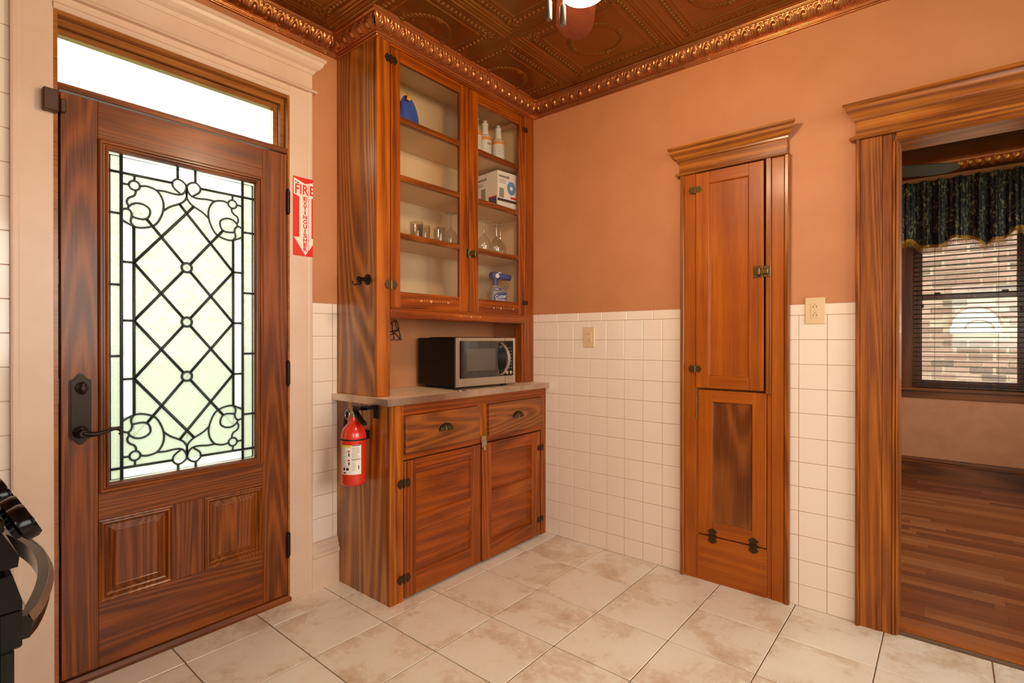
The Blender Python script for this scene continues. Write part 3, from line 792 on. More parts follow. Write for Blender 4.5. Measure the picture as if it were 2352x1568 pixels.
# built from convex pieces
m = MB()
sprism(m, [(SX0 + .004, 1.965), (ac, 1.945), (ac, 1.880), (ac - .030, 1.880), (SX0 + .004, 1.890)], .0008)
sprism(m, [(ac, 1.945), (SX1 + .03, 1.965), (SX1 + .03, 1.890), (ac + .030, 1.880), (ac, 1.880)], .0008)
sprism(m, [(ac - .030, 1.880), (ac + .030, 1.880), (ac + .030, 1.690), (ac - .030, 1.690)], .0008)
sprism(m, [(ac - .057, 1.690), (ac + .057, 1.690), (ac, 1.607)], .0008)
m.build('arrow', M['sign_white'], sg)
m = MB()
m.text('FIR', .064, lambda u, v: (-1.4405 + u, SYF - .0013, 1.894 + v), .0013, 'LEFT', .82, 1.06, .0660)
for p in ([(-1.3665, 1.894), (-1.3585, 1.894), (-1.3585, 1.940), (-1.3665, 1.940)], [(-1.3585, 1.894), (-1.3505, 1.894), (-1.3505, 1.9025), (-1.3585, 1.9025)], [(-1.3585, 1.9135), (-1.3505, 1.9135), (-1.3505, 1.921), (-1.3585, 1.921)], [(-1.3585, 1.932), (-1.3505, 1.932), (-1.3505, 1.940), (-1.3585, 1.940)]):
    sprism(m, p, .0013)
for i, ch in enumerate('EXTINGUISHER'):
    m.text(ch, .0255, lambda u, v, i=i: (ac - .001 + u, SYF - .0013, 1.8655 - .0217 * i + v), .0009, 'CENTER', 1.0, 1.0, .006 if ch == 'I' else .0195)
m.build('lettering', M['sign_red'], sg)
m = MB(); m.prism([(SX0 + .008, 1.947), (SX0 + .013, 1.953), (SX0 + .016, 1.951), (SX0 + .012, 1.944)], 'y', SYF - .0014, SYF - .0010); m.box(SX0 + .018, SX0 + .03, SYF - .0014, SYF - .0010, 1.943, 1.947); m.build('maker_mark', M['box_navy'], sg)

# ================================================================== BUILT-IN CABINET
BY, CT0, CT1 = -.405, .912, .942            # base front, worktop under and top
YB = WY - .004                              # backs against the door wall
def hinge_leafs(m, x, y, z, s=1.0, ax='x'):
    """butterfly hinge lying on a face (ax: horizontal axis of the face)"""
    for sg_ in (-1, 1):
        P = [(sg_ * .003, -.016), (sg_ * .012, -.012), (sg_ * .020, -.020), (sg_ * .028, -.010), (sg_ * .033, 0), (sg_ * .028, .010), (sg_ * .020, .020), (sg_ * .012, .012), (sg_ * .003, .016)]
        if ax == 'x': m.prism([(x + a * s, z + b * s) for a, b in P], 'y', y - .003, y)
        elif ax == 'y': m.prism([(x + a * s, z + b * s) for a, b in P], 'x', y - .003, y)
        else: m.prism([(x + b * s, z + a * s) for a, b in P], 'x', y - .003, y)
    if ax == 'x': m.tube([(x, y - .003, z - .018 * s), (x, y - .003, z + .018 * s)], .0042 * s, 8)
    elif ax == 'y': m.tube([(y - .003, x, z - .018 * s), (y - .003, x, z + .018 * s)], .0042 * s, 8)
    else: m.tube([(y - .003, x - .018 * s, z), (y - .003, x + .018 * s, z)], .0042 * s, 8)
    return m
# ---------------- base
bc = T('base_cabinet', 'oak base cabinet with two drawers and two panelled doors', 'cabinet', (-.6, -.2, 0))
MB().box(CX, CX + .02, BY + .02, YB, 0, CT0, .001).build('side_panel', M['oak_side'], bc)
MB().box(CX - .0005, CX + .0265, BY - .0005, BY + .0205, 0, CT0, .0008).build('corner_bead', M['oak_v'], bc)
MB().box(CX + .022, -.002, BY + .05, YB - .002, .02, CT0 - .01).build('carcass', M['red_v'], bc)
fr = M['red_v']
MB().box(CX + .026, -1.129, BY, BY + .022, 0, CT0).build('stile', M['oak_v'], bc)
MB().box(-.052, 0.0, BY, BY + .022, 0, CT0).build('stile', fr, bc)
MB().box(-1.129, -.052, BY, BY + .022, .858, CT0).build('top_rail', M['red_h'], bc)
MB().box(-1.129, -.052, BY, BY + .022, .652, .682).build('drawer_rail', M['red_h'], bc)
MB().box(-.624, -.553, BY, BY + .022, .682, .858).build('drawer_divider', M['oak_v'], bc)
for x0, x1 in ((-1.127, -.626), (-.551, -.054)):
    xm_ = (x0 + x1) / 2
    m = MB(); m.box(x0, x1, BY - .002, BY + .02, .684, .856)
    m.rings(x0, x1, .684, .856, [(0, -.002), (.001, -.016), (.006, -.019), (.010, -.019)], lambda a, b, d: (a, BY + d, b))
    dr = m.build('drawer', wood('drawer_oak', '54260C', '92501C', 'B8702E', 'x', .34, 150, .16, 3.2, .3, 1.1) if x0 < -1 else M_dr, bc); M_dr = dr.data.materials[0]
    # fluted shell pull
    pm_ = MB()
    def shell(a, b):
        th = math.pi * a; ph = math.pi / 2 * b
        rr = 1 + .06 * math.cos(14 * th)
        return (xm_ - .045 * math.cos(th) * rr, BY - .020 - .022 * math.sin(ph) * math.sin(th) * rr, .772 - .008 + .030 * math.sin(th) * math.cos(ph) * rr)
    pm_.grid(57, 8, shell); pl = pm_.build('shell_pull', M['dark_brass'], dr, True)
    MB().prism([(xm_ - .05, .760), (xm_ + .05, .760), (xm_ + .045, .775), (xm_ + .03, .792), (xm_, .798), (xm_ - .03, .792), (xm_ - .045, .775)], 'y', BY - .0205, BY - .019).build('back_plate', M['dark_brass'], dr)
def panel_door(parent, x0, x1, z0, z1, panels, y, mv, mh, mp, proud=.004):
    """frame-and-panel door; panels = [(x0,x1,z0,z1)...] top to bottom"""
    m = MB(); m.box(x0, x1, y + .012, y + .02, z0, z1); dd = m.build('door', mp, parent)
    px0, px1 = panels[0][0], panels[0][1]
    for a, b in ((x0, px0), (px1, x1)): MB().box(a, b, y - proud, y + .013, z0, z1, .0015).build('door_stile', mv, dd)
    zz = [z1] + [v for p in panels for v in (p[3], p[2])] + [z0]
    for k in range(0, len(zz), 2): MB().box(px0, px1, y - proud, y + .013, zz[k + 1], zz[k], .0015).build('door_rail', mh, dd)
    for p in panels:
        m = MB(); m.rings(p[0], p[1], p[2], p[3], [(0, -proud + .001), (.003, .002), (.006, .008), (.008, .0085)], lambda a, b, d: (a, y + d, b)); m.build('door_panel', mp, dd)
    return dd
dl = panel_door(bc, -1.127, -.608, .012, .646, [(-1.057, -.680, .375, .581), (-1.057, -.680, .104, .305)], BY, M['red_v'], M['red_h'], M['red_h'])
dr_ = panel_door(bc, -.600, -.073, .012, .646, [(-.525, -.157, .376, .581), (-.525, -.157, .104, .304)], BY, M['red_v'], M['red_h'], M['red_h'], .010)
for z in (.545, .105):
    hinge_leafs(MB(), -1.128, BY - .004, z, 1.15).build('hinge', M['dark_brass'], dl, 30)
    hinge_leafs(MB(), -.070, BY - .010, z, 1.0).build('hinge', M['dark_brass'], dr_, 30)
m = MB(); m.box(-.606, -.570, BY - .014, BY - .010, .630, .668, .001).box(-.606, -.570, BY - .012, BY - .004, .655, .690, .001).box(-.602, -.574, BY - .022, BY - .012, .640, .662, .002).box(-.596, -.580, BY - .020, BY - .012, .612, .636, .002)
m.build('cupboard_latch', M['steel'], dr_)
# ---------------- worktop
wt = T('worktop', 'worn beige worktop with metal edging on the oak base cabinet', 'worktop', (-.6, -.2, CT0))
MB().box(-1.236, 0, -.432, YB, CT0 + .001, CT1, .001).build('top_board', M['laminate'], wt)
m = MB(); m.box(-1.2385, 0, -.4355, -.432, CT0, CT1 + .0008).box(-1.2395, -1.236, -.4355, YB, CT0, CT1 + .0008); m.box(-1.24, -1.232, -.437, -.430, CT0 - .001, CT1 + .001, .001)
m.build('metal_edging', M['alum'], wt)
# ---------------- upper glazed cabinet
CT1 += .0012
uc = T('glazed_cabinet', 'tall oak glazed cabinet standing on the worktop up to the cornice', 'cabinet', (-.6, -.15, CT1))
UT = 2.66
CT1B = CT1 - .0012
MB().box(CX, CX + .02, CYU + .022, YB, CT1, UT, .001).build('side_panel', M['oak_side'], uc)
MB().box(-.02, 0.002, CYU + .022, YB, CT1, UT).build('side_panel', M['red_v'], uc)
MB().box(CX, -1.129, CYU, CYU + .022, CT1, UT, .0025).build('stile', M['oak_v'], uc)
MB().box(-.090, 0.002, CYU, CYU + .022, CT1, UT, .0025).build('stile', M['red_v'], uc)
MB().box(-.118, -.090, CYU + .008, CYU + .05, CT1, 1.31).build('niche_post', M['red_v'], uc)
MB().box(-1.129, -.09, CYU, CYU + .022, 2.600, UT).build('top_rail', M['red_h'], uc)
MB().box(-1.129, -.09, CYU - .004, CYU + .022, 1.309, 1.3612, .004).build('bottom_rail', M['red_h'], uc)
MB().box(-1.129, -.09, CYU - .009, CYU + .01, 1.353, 1.3615, .002).build('rail_bead', M['red_h'], uc)
MB().box(CX + .02, -.02, YB - .012, YB, 1.34, UT).build('back_board', M['cream'], uc)
MB().box(CX + .02, -.02, YB - .012, YB, CT1, 1.34).build('niche_back', M['niche'], uc)
for a, b in ((CX + .02, CX + .024), (-.024, -.02)): MB().box(a, b, CYU + .022, YB - .012, 1.345, UT - .02).build('lining', M['cream'], uc)
for a, b in ((CX + .02, CX + .024), (-.024, -.02)): MB().box(a, b, CYU + .022, YB - .012, CT1, 1.325).build('niche_lining', M['niche'], uc)
MB().box(CX + .02, -.02, CYU + .022, YB - .012, 1.325, 1.345).build('bottom_board', M['cream'], uc)
MB().box(CX + .02, -.02, CYU + .022, YB - .012, UT - .02, UT).build('top_board', M['cream'], uc)
SH = [1.700, 1.982, 2.264]                    # shelf undersides
for z in SH: MB().box(CX + .024, -.024, CYU + .045, YB - .012, z, z + .02).build('shelf', M['cream'], uc)
MUNT = [(2.258, 2.286), (1.978, 2.006), (1.698, 1.726)]
def glazed_door(x0, x1, gx0_, gx1_, gzt):
    dd = MB().box(x0, gx0_, CYU - .002, CYU + .020, 1.362, 2.596, .0015).build('door', M['red_v'], uc)
    MB().box(gx1_, x1, CYU - .002, CYU + .020, 1.362, 2.596, .0015).build('door_stile', M['red_v'], dd)
    MB().box(gx0_, gx1_, CYU - .002, CYU + .020, gzt, 2.596, .0015).build('door_rail', M['red_h'], dd)
    MB().box(gx0_, gx1_, CYU - .002, CYU + .020, 1.362, 1.440, .0015).build('door_rail', M['red_h'], dd)
    for a, b in MUNT: MB().box(gx0_, gx1_, CYU, CYU + .018, a, b, .003).build('glazing_bar', M['door_h'], dd)
    zz = [gzt] + [v for a, b in MUNT for v in (b, a)] + [1.440]
    for k in range(0, len(zz), 2): MB().box(gx0_, gx1_, CYU + .008, CYU + .0105, zz[k + 1], zz[k]).build('pane', M['pane_case'], dd)
    return dd
gl = glazed_door(-1.126, -.597, -1.071, -.665, 2.545)
gr = glazed_door(-.590, -.093, -.520, -.150, 2.538)
hinge_leafs(MB(), -1.127, CYU - .003, 2.535, 1.1).build('hinge', M['dark_brass'], gl, 30)
hinge_leafs(MB(), -1.127, CYU - .003, 1.470, 1.1).build('hinge', M['brass'], gl, 30)
hinge_leafs(MB(), -.091, CYU - .003, 2.52, .8).build('hinge', M['dark_brass'], gr, 30)
hinge_leafs(MB(), -.091, CYU - .003, 1.44, .8).build('hinge', M['dark_brass'], gr, 30)
m = MB(); zl = 1.685
m.box(-.622, -.603, CYU - .005, CYU - .002, zl - .024, zl + .024, .001).box(-.584, -.545, CYU - .005, CYU - .002, zl - .022, zl + .022, .001)
m.box(-.612, -.560, CYU - .016, CYU - .005, zl - .009, zl + .009, .002).box(-.566, -.548, CYU - .022, CYU - .012, zl - .014, zl + .014, .002)
m.tube([(-.606, CYU - .010, zl - .024), (-.606, CYU - .010, zl + .024)], .004, 8); m.build('cupboard_latch', M['brass'], gr)
# faded stencilled hearts and leaves
def heart(m, x, z, s, y):
    P = []
    for k in range(20):
        t = 2 * math.pi * k / 20
        P.append((x + s * 16 * math.sin(t) ** 3 / 17, z + s * (13 * math.cos(t) - 5 * math.cos(2 * t) - 2 * math.cos(3 * t) - math.cos(4 * t)) / 17))
    m.add([(a, y, b) for a, b in P] + [(x, y, z)], [(k, (k + 1) % 20, 20) for k in range(20)])
def stencil(parent, x0, x1, z, y, hs):
    for f, s in hs:
        m = MB(); heart(m, x0 + (x1 - x0) * f, z, s, y); m.build('stencil_heart', M['heart_pink'], parent)
    m = MB(); k = 0; r2 = random.Random(3)
    while k < 17:
        f = k / 16; x = x0 + (x1 - x0) * f; s = .004 + .003 * r2.random(); a = r2.uniform(-.9, .9)
        if all(abs(f - h[0]) > .05 for h in hs):
            c, d = math.cos(a) * s, math.sin(a) * s
            m.add([(x - c, y, z - d + .002), (x + d * .5, y, z - c * .5 + .002), (x + c, y, z + d + .002), (x - d * .5, y, z + c * .5 + .002)], [(0, 1, 2, 3)])
        k += 1
    m.build('stencil_leaves', M['leaf_gold'], parent)['kind'] = 'stuff'
stencil(gl, -1.025, -.74, 1.404, CYU - .0025, [(.30, .008), (.53, .011), (.95, .008)])
stencil(gr, -.46, -.20, 1.395, CYU - .0025, [(.28, .007), (.52, .009), (.97, .008)])
stencil(uc, -.70, -.50, 1.336, CYU - .0045, [(.2, .006), (.6, .008), (.95, .006)])
# ---------------- robe hook on the cabinet side
hk = T('robe_hook', 'small dark metal robe hook on the cabinet side', 'hook', (CX, -.236, 1.49))
m = MB(); m.lathe([(.026, 0), (.026, -.004), (.020, -.008), (.010, -.012), (.008, -.040), (.012, -.046), (.012, -.052), (.006, -.058), (0.0001, -.059)], (CX, -.238, 1.492), 'x', 20); m.build('rose', M['black_metal'], hk, 40)
for s in (-1, 1):
    m = MB(); m.tube(smooth_path([(CX - .040, -.238, 1.490), (CX - .044, -.238 + s * .012, 1.472), (CX - .056, -.238 + s * .018, 1.464), (CX - .066, -.238 + s * .020, 1.470), (CX - .068, -.238 + s * .020, 1.482)], 4), .0036, 8); m.build('prong', M['black_metal'], hk, True)
# ---------------- bird hook on the niche wall
bh = T('bird_hook_rail', 'black wire bird hook rail on the niche wall left of the microwave', 'hook', (-.88, YB - .02, 1.21))
YH = YB - .022
w2 = lambda pts: [(a, YH, b) for a, b in pts]
m = MB()
m.tube(w2([(-1.03, 1.250), (-.885, 1.253), (-.868, 1.259), (-.838, 1.266)]), .0022, 6)
m.tube(w2([(-1.03, 1.232), (-.905, 1.231), (-.872, 1.244), (-.838, 1.266)]), .0022, 6); m.build('rail', M['black_matt'], bh, True)
pts = [(-.862, 1.318), (-.876, 1.308), (-.889, 1.298), (-.879, 1.292), (-.880, 1.270), (-.876, 1.254), (-.862, 1.242), (-.850, 1.236), (-.832, 1.213), (-.824, 1.208), (-.821, 1.216), (-.836, 1.262), (-.838, 1.282), (-.845, 1.300), (-.855, 1.314), (-.862, 1.318)]
m = MB(); m.tube([tuple(v) for v in smooth_path(w2(pts), 4)], .0022, 6)
m.tube([tuple(v) for v in smooth_path(w2([(-.858, 1.316), (-.858, 1.290), (-.850, 1.276), (-.838, 1.272)]), 4)], .0018, 6); m.build('bird', M['black_matt'], bh, True)
for x in (-.985, -.90, -.862):
    m = MB(); m.tube([tuple(v) for v in smooth_path([(x - .012, YH, 1.240), (x - .010, YH - .004, 1.214), (x, YH - .012, 1.206), (x + .010, YH - .018, 1.212), (x + .014, YH - .02, 1.228)], 4)], .0020, 6); m.build('prong', M['black_matt'], bh, True)

CT1 = CT1B
# ================================================================== THINGS IN THE GLAZED CABINET
S1, S2, S3, S0 = SH[0] + .02, SH[1] + .02, SH[2] + .02, 1.345
# blue drawstring pouch
bgp = T('blue_cap', 'crumpled blue cloth cap with yellow tab on the top cabinet shelf', 'cap', (-.95, -.20, S3))
def pouch(a, b):
    t = 2 * math.pi * a; h = b
    rad = (.084 * (1 - h) ** .55 + .002) * (1 + .16 * math.sin(3 * t + 4 * h) + .07 * math.sin(7 * t + 9 * h)) if h > .12 else .078 * (.6 + h * 3.3) * (1 + .10 * math.sin(3 * t))
    return (-.955 + rad * math.cos(t) * 1.0 + .012 * h, -.205 + rad * math.sin(t) * .62, S3 + .001 + .176 * h)
m = MB(); m.grid(41, 22, pouch); m.build('cloth', M['blue_cloth'], bgp, True)
def tab(a, b):
    t = a; return (-.957 - .012 + .024 * b - .012 * (1 - t), -.250 + .032 * t - .012 * math.sin(math.pi * t), S3 + .132 + .050 * t)
m = MB(); m.grid(8, 4, tab); m.grid(8, 4, lambda a, b: tuple(Vector(tab(a, b)) + Vector((0, .002, 0)))); m.build('tab', M['yellow_cloth'], bgp, True)
# cleaner bottles
def cleaner(x, y, label, tx):
    t = T('spray_bottle', label, 'bottle', (x, y, S3), 0, 'white cleaner bottles on the top shelf')
    z = S3 + .001
    MB().lathe([(.036, 0), (.040, .004), (.040, .135), (.038, .150), (.030, .160), (.022, .166)], (x, y, z), 'z', 26).build('body', M['white_plastic'], t, 40)
    MB().lathe([(.022, .166), (.021, .190), (.0175, .222), (.021, .224), (.021, .232), (.017, .234), (.014, .238), (.012, .252), (.010, .254)], (x, y, z), 'z', 22).build('nozzle_cap', M['white_plastic'], t, 40)
    MB().lathe([(.0403, .128), (.0403, .147)], (x, y, z), 'z', 26).build('orange_band', M['orange_label'], t, 40)
    m = MB()
    if tx:
        for i, s_ in enumerate(('HA',)):
            m.text(s_, .020, lambda u, v, i=i: (x + .041 * math.sin(u / .041 - .12), y - .0405 * math.cos(u / .041 - .12), z + .100 - .018 * i + v), .0007)
    else:
        for k in range(5): m.add([(x + .0406 * math.sin(a), y - .0406 * math.cos(a), z + .115 - k * .012 + e) for e in (0, .0025) for a in (-.9, -.5, -.1, .3)], [(i, i + 1, i + 5, i + 4) for i in range(3)])
    m.build('print', M['ink'] if tx else M['ink_grey'], t)
cleaner(-.415, -.19, 'white cleaner bottle half hidden by the middle cabinet stile', False)
cleaner(-.318, -.18, 'white cleaner bottle lettered HA with orange band', True)
cleaner(-.212, -.195, 'white cleaner bottle with grey lines of print under orange band', False)
# carton
cb = T('printed_carton', 'white printed carton with blue burst on the third shelf', 'box', (-.19, -.165, S2), R(0))
Mx = Matrix.Translation((0, 0, 0))
bx0, bx1, by0, by1, bh_ = -.268, -.060, -.235, -.05, .232
ang = R(-6)
cMat = Matrix.Translation((-.19, -.165, S2 + .001)) @ Matrix.Rotation(ang, 4, 'Z')
def bxm(): return MB(cMat)
hx, hy = .088, .10
bxm().box(-hx, hx, -hy, hy, 0, bh_, .001).build('carton', M['box_card'], cb)
fF = lambda u, v: (u, -hy - .0006, v)       # face towards the room
fS = lambda u, v: (-hx - .0006, -u, v)      # face towards the door
m = bxm(); m.text('waterpik', .026, lambda u, v: fF(-.08 + u, .195 + v), .0006, 'LEFT'); m.text('waterpik', .026, lambda u, v: fS(-.09 + u, .19 + v), .0006, 'LEFT')
for k in range(3): m.box(-.078 + .0, -.02, -hy - .0006, -hy - .0003, .178 - .008 * k, .180 - .008 * k); m.box(-hx - .0006, -hx - .0003, .03, .08, .172 - .008 * k, .174 - .008 * k)
m.box(-hx, hx, -hy - .0006, -hy - .0003, .050, .066); m.box(-hx - .0006, -hx - .0003, .02, .1, .03, .045); m.build('print', M['ink'], cb)['kind'] = 'stuff'
m = bxm(); m.lathe([(.036, 0), (.036, -.0008), (.0001, -.0008)], (.028, -hy, .140), 'y', 24, 1, 1.15); m.build('blue_burst', M['box_blue'], cb)
m = bxm(); m.lathe([(.012, 0), (.012, -.0012), (.0001, -.0012)], (.028, -hy, .140), 'y', 12); m.build('burst_middle', M['label_white'], cb)
m = bxm(); m.box(-hx - .0008, -hx - .0003, -.09, -.02, .0, .075).build('navy_block', M['box_navy'], cb)
m = bxm(); m.box(-hx - .0008, -hx - .0003, -.03 + .04, .05, .065, .14).box(-.075, -.035, -hy - .0007, -hy - .0003, .072, .13).build('appliance_pictures', M['ink_grey'], cb)['kind'] = 'stuff'
m = bxm(); m.box(.02, .07, -hy - .0007, -hy - .0003, .075, .088).box(-hx - .0009, -hx - .0003, -.09, -.02, .075, .082).build('red_print', M['sign_red'], cb)['kind'] = 'stuff'
# tumblers
r_, h_ = .036, .105
t_wall = MB().lathe([(r_ * .86, .012), (r_ * .97, h_), (r_, h_), (r_ * .92, .012)], (0, 0, 0), 'z', 24).mesh('glass_wall', M['glassware'], 40)
t_base = MB().lathe([(r_ * .92, .0125), (r_ * .93, .002), (r_ * .90, 0)], (0, 0, 0), 'z', 24).mesh('glass_base', M['glassware'], 40)
for x, y, lb_ in ((-.868, -.19, 'clear tumbler standing farthest from the upturned wine glasses'), (-.787, -.155, 'clear tumbler set back between the two other tumblers'), (-.700, -.185, 'clear tumbler standing next to the lone upturned wine glass')):
    o = T('tumbler', lb_, 'glass', (x, y, S1 + .0005), 0, 'tumblers on the second shelf')
    inst('glass_wall', t_wall, o, (0, 0, 0)); inst('glass_base', t_base, o, (0, 0, 0))
w_bowl = MB().lathe([(.0245, .0), (.030, .018), (.0345, .045), (.0335, .068), (.024, .090), (.010, .106), (.0045, .113)], (0, 0, 0), 'z', 24).mesh('bowl', M['glassware'], 50)
del w_bowl
def bowl_m():
    P = [(.0245, .0), (.030, .018), (.0345, .045), (.0335, .068), (.024, .090), (.010, .106), (.0045, .1135)]
    vs = []; n = 24
    for r0, z0 in P: vs += [(r0 * math.cos(2 * math.pi * k / n), r0 * math.sin(2 * math.pi * k / n), z0) for k in range(n)]
    return MB().add(vs, [(i * n + k, i * n + (k + 1) % n, (i + 1) * n + (k + 1) % n, (i + 1) * n + k) for i in range(len(P) - 1) for k in range(n)]).mesh('bowl', M['glassware'], 50)
w_bowl = bowl_m()
w_stem = MB().lathe([(.0045, .1138), (.0038, .150), (.0045, .172), (.007, .1775)], (0, 0, 0), 'z', 14).mesh('stem', M['glassware'], 50)
w_foot = MB().lathe([(.010, .178), (.034, .182), (.034, .1835), (.006, .1825)], (0, 0, 0), 'z', 24).mesh('foot', M['glassware'], 50)
for x, y, lb_ in ((-.592, -.165, 'lone upturned wine glass next to the tumblers behind the left cabinet door'), (-.345, -.195, 'upturned wine glass beside the middle stile in front of another'), (-.385, -.095, 'upturned wine glass half hidden behind the one beside the middle stile'), (-.235, -.200, 'upturned wine glass between two others behind the right cabinet door'), (-.145, -.155, 'upturned wine glass closest to the orange wall in the right cabinet')):
    o = T('wine_glass', lb_, 'glass', (x, y, S1 + .0005), 0, 'upturned wine glasses on the second shelf'); o.scale = (1.15, 1.15, 1.12)
    inst('bowl', w_bowl, o, (0, 0, 0)); inst('stem', w_stem, o, (0, 0, 0)); inst('foot', w_foot, o, (0, 0, 0))
# hose-end sprayer
sp = T('hose_sprayer', 'grey bottle with blue hose sprayer head on the lowest cabinet shelf', 'bottle', (-.17, -.18, S0))
ang = R(-14); pm4 = Matrix.Translation((-.178, -.165, S0 + .001)) @ Matrix.Rotation(ang, 4, 'Z')
def ell_body(m, prof, n=28, e=.55):
    vs = []; k = len(prof)
    for hw_, z, off in prof:
        for i in range(n):
            a = 2 * math.pi * i / n; ca, sa = math.cos(a), math.sin(a)
            vs.append((off + hw_ * math.copysign(abs(ca) ** .7, ca), hw_ * e * math.copysign(abs(sa) ** .7, sa), z))
    fs = [(r * n + i, r * n + (i + 1) % n, (r + 1) * n + (i + 1) % n, (r + 1) * n + i) for r in range(k - 1) for i in range(n)] + [tuple(range(n))[::-1], tuple((k - 1) * n + i for i in range(n))]
    return m.add(vs, fs)
m = MB(pm4); ell_body(m, [(.056, 0, 0), (.059, .006, 0), (.059, .150, 0), (.057, .166, 0), (.050, .180, -.004), (.034, .194, -.012), (.020, .204, -.02), (.016, .210, -.022)]); m.build('bottle', M['bottle_grey'], sp, 40)
m = MB(pm4); m.lathe([(.017, .205), (.016, .230), (.014, .250)], (-.022, 0, 0), 'z', 16); m.tube([(-.028, 0, .266), (.085, -.01, .258)], [.022, .019], 14); m.lathe([(.001, -.022), (.024, -.020), (.024, .02), (.001, .022)], (-.034, 0, .266), 'y', 18); m.build('sprayer_head', M['spray_blue'], sp, 40)
m = MB(pm4); m.lathe([(.014, -.024), (.014, -.030), (.0001, -.031)], (-.026, 0, .262), 'y', 16); m.tube([tuple(v) for v in smooth_path([(-.022, -.026, .272), (-.010, -.026, .284), (.006, -.026, .280)], 4)], .003, 6); m.build('dial', M['label_white'], sp, 40)
lb = [(-.052, .01), (.040, .01), (.040, .164), (-.030, .156), (-.052, .140)]
m = MB(pm4); m.prism(lb, 'y', -.0338, -.0325); m.box(-.050, .004, -.0338, -.0325, .172, .186); m.build('label', M['spray_blue'], sp)
m = MB(pm4); m.text('Cutter', .031, lambda u, v: (-.004 + u, -.0345, .124 + v + .10 * u), .0007); m.text('BACKYARD', .0145, lambda u, v: (-.004 + u, -.0345, .108 + v), .0004, sxf=1.05); m.text('BUG CONTROL', .0105, lambda u, v: (-.004 + u, -.0345, .096 + v), .0003); m.box(-.048, -.02, -.0346, -.0342, .176, .181); m.build('lettering', M['label_white'], sp)['kind'] = 'stuff'

# ================================================================== MICROWAVE
mw = T('microwave', 'black microwave oven with steel front on the worktop', 'microwave', (-.738, -.358, CT1), R(-3.9))
mw.rotation_euler = (0, 0, R(-3.9))
MW, MD, MH = .457, .335, .262; B0 = .016
ml = lambda: MB()
def mpart(m, name, mat, sm=None, parent=None):
    o = m.build(name, mat, parent or mw, sm, True); return o
mpart(ml().box(.001, MW - .001, .014, MD, B0, B0 + MH, .004).box(.05, MW - .06, .06, MD - .04, B0 + MH - .002, B0 + MH + .004, .003), 'case', M['black_matt'])
m = ml()
m.box(0, .022, 0, .014, B0, B0 + MH, .001).box(MW - .018, MW, 0, .014, B0, B0 + MH, .001).box(.022, MW - .018, 0, .014, B0 + MH - .018, B0 + MH, .001).box(.022, MW - .018, 0, .014, B0, B0 + .044, .001)
fp = mpart(m, 'steel_front', M['steel'])
dp = mpart(ml().box(.022, .368, .002, .013, B0 + .044, B0 + MH - .018), 'door_glass', M['smoke_glass'])
mpart(ml().box(.072, .292, .0008, .003, B0 + .082, B0 + MH - .060), 'door_window', M['mesh_window'], None, dp)
mpart(ml().box(.3685, MW - .018, .002, .013, B0 + .044, B0 + MH - .018), 'control_panel', M['black_gloss'])
mpart(ml().box(.3675, .3692, -.0006, .012, B0, B0 + MH), 'door_gap', M['ink'])
zmid = B0 + .142
arc = lambda r, d: [(.296 + .052 * math.sin(math.pi * t) ** .8 * r + .02, -d * math.sin(math.pi * t) ** .6, zmid - .088 + .176 * t) for t in [k / 16 for k in range(17)]]
hp = [(.330 + .030 * math.sin(math.pi * k / 16) ** .7, -.004 - .034 * math.sin(math.pi * k / 16) ** .6, zmid - .090 + .18 * k / 16) for k in range(17)]
m = ml(); vs = []
for (x, y, z) in hp: vs += [(x - .008, y, z), (x + .010, y - .004, z), (x + .010, y + .006, z), (x - .008, y + .008, z)]
m.add(vs, [(i * 4 + k, i * 4 + (k + 1) % 4, (i + 1) * 4 + (k + 1) % 4, (i + 1) * 4 + k) for i in range(16) for k in range(4)] + [(3, 2, 1, 0), (64, 65, 66, 67)])
hd = mpart(m, 'handle', M['steel'], 40)
m = ml(); vs = []
hb = [(.296 - .020 * math.sin(math.pi * k / 16) ** .6 + .034, -.001, zmid - .090 + .18 * k / 16) for k in range(17)]
vs = []
for (x, y, z), (x2, y2, z2) in zip(hb, hp): vs += [(x, .0015, z), (x2 - .006, y2 + .006, z2), (x2 - .004, .0015, z2)]
m.add(vs, [(i * 3 + k, i * 3 + (k + 1) % 3, (i + 1) * 3 + (k + 1) % 3, (i + 1) * 3 + k) for i in range(16) for k in range(3)])
mpart(m, 'handle_recess', M['black_gloss'], 40, hd)
m = ml()
for r in range(6):
    for c in range(3): m.box(.385 + .018 * c, .391 + .018 * c, .0012, .0022, B0 + .182 - .019 * r, B0 + .187 - .019 * r)
m.box(.382, .425, .0012, .0022, B0 + .204, B0 + .2055); mpart(m, 'key_print', M['ink_grey'])
for x in (.388, .420): mpart(ml().lathe([(.010, .003), (.010, .0005), (.007, -.001), (.0001, -.001)], (x, 0, B0 + .062), 'y', 16), 'button', M['steel'])
for x in (.04, MW - .04):
    for y in (.06, MD - .05): mpart(ml().lathe([(.016, 0.0005), (.016, .010), (.014, B0 + .001)], (x, y, 0), 'z', 12), 'foot', M['black_matt'])
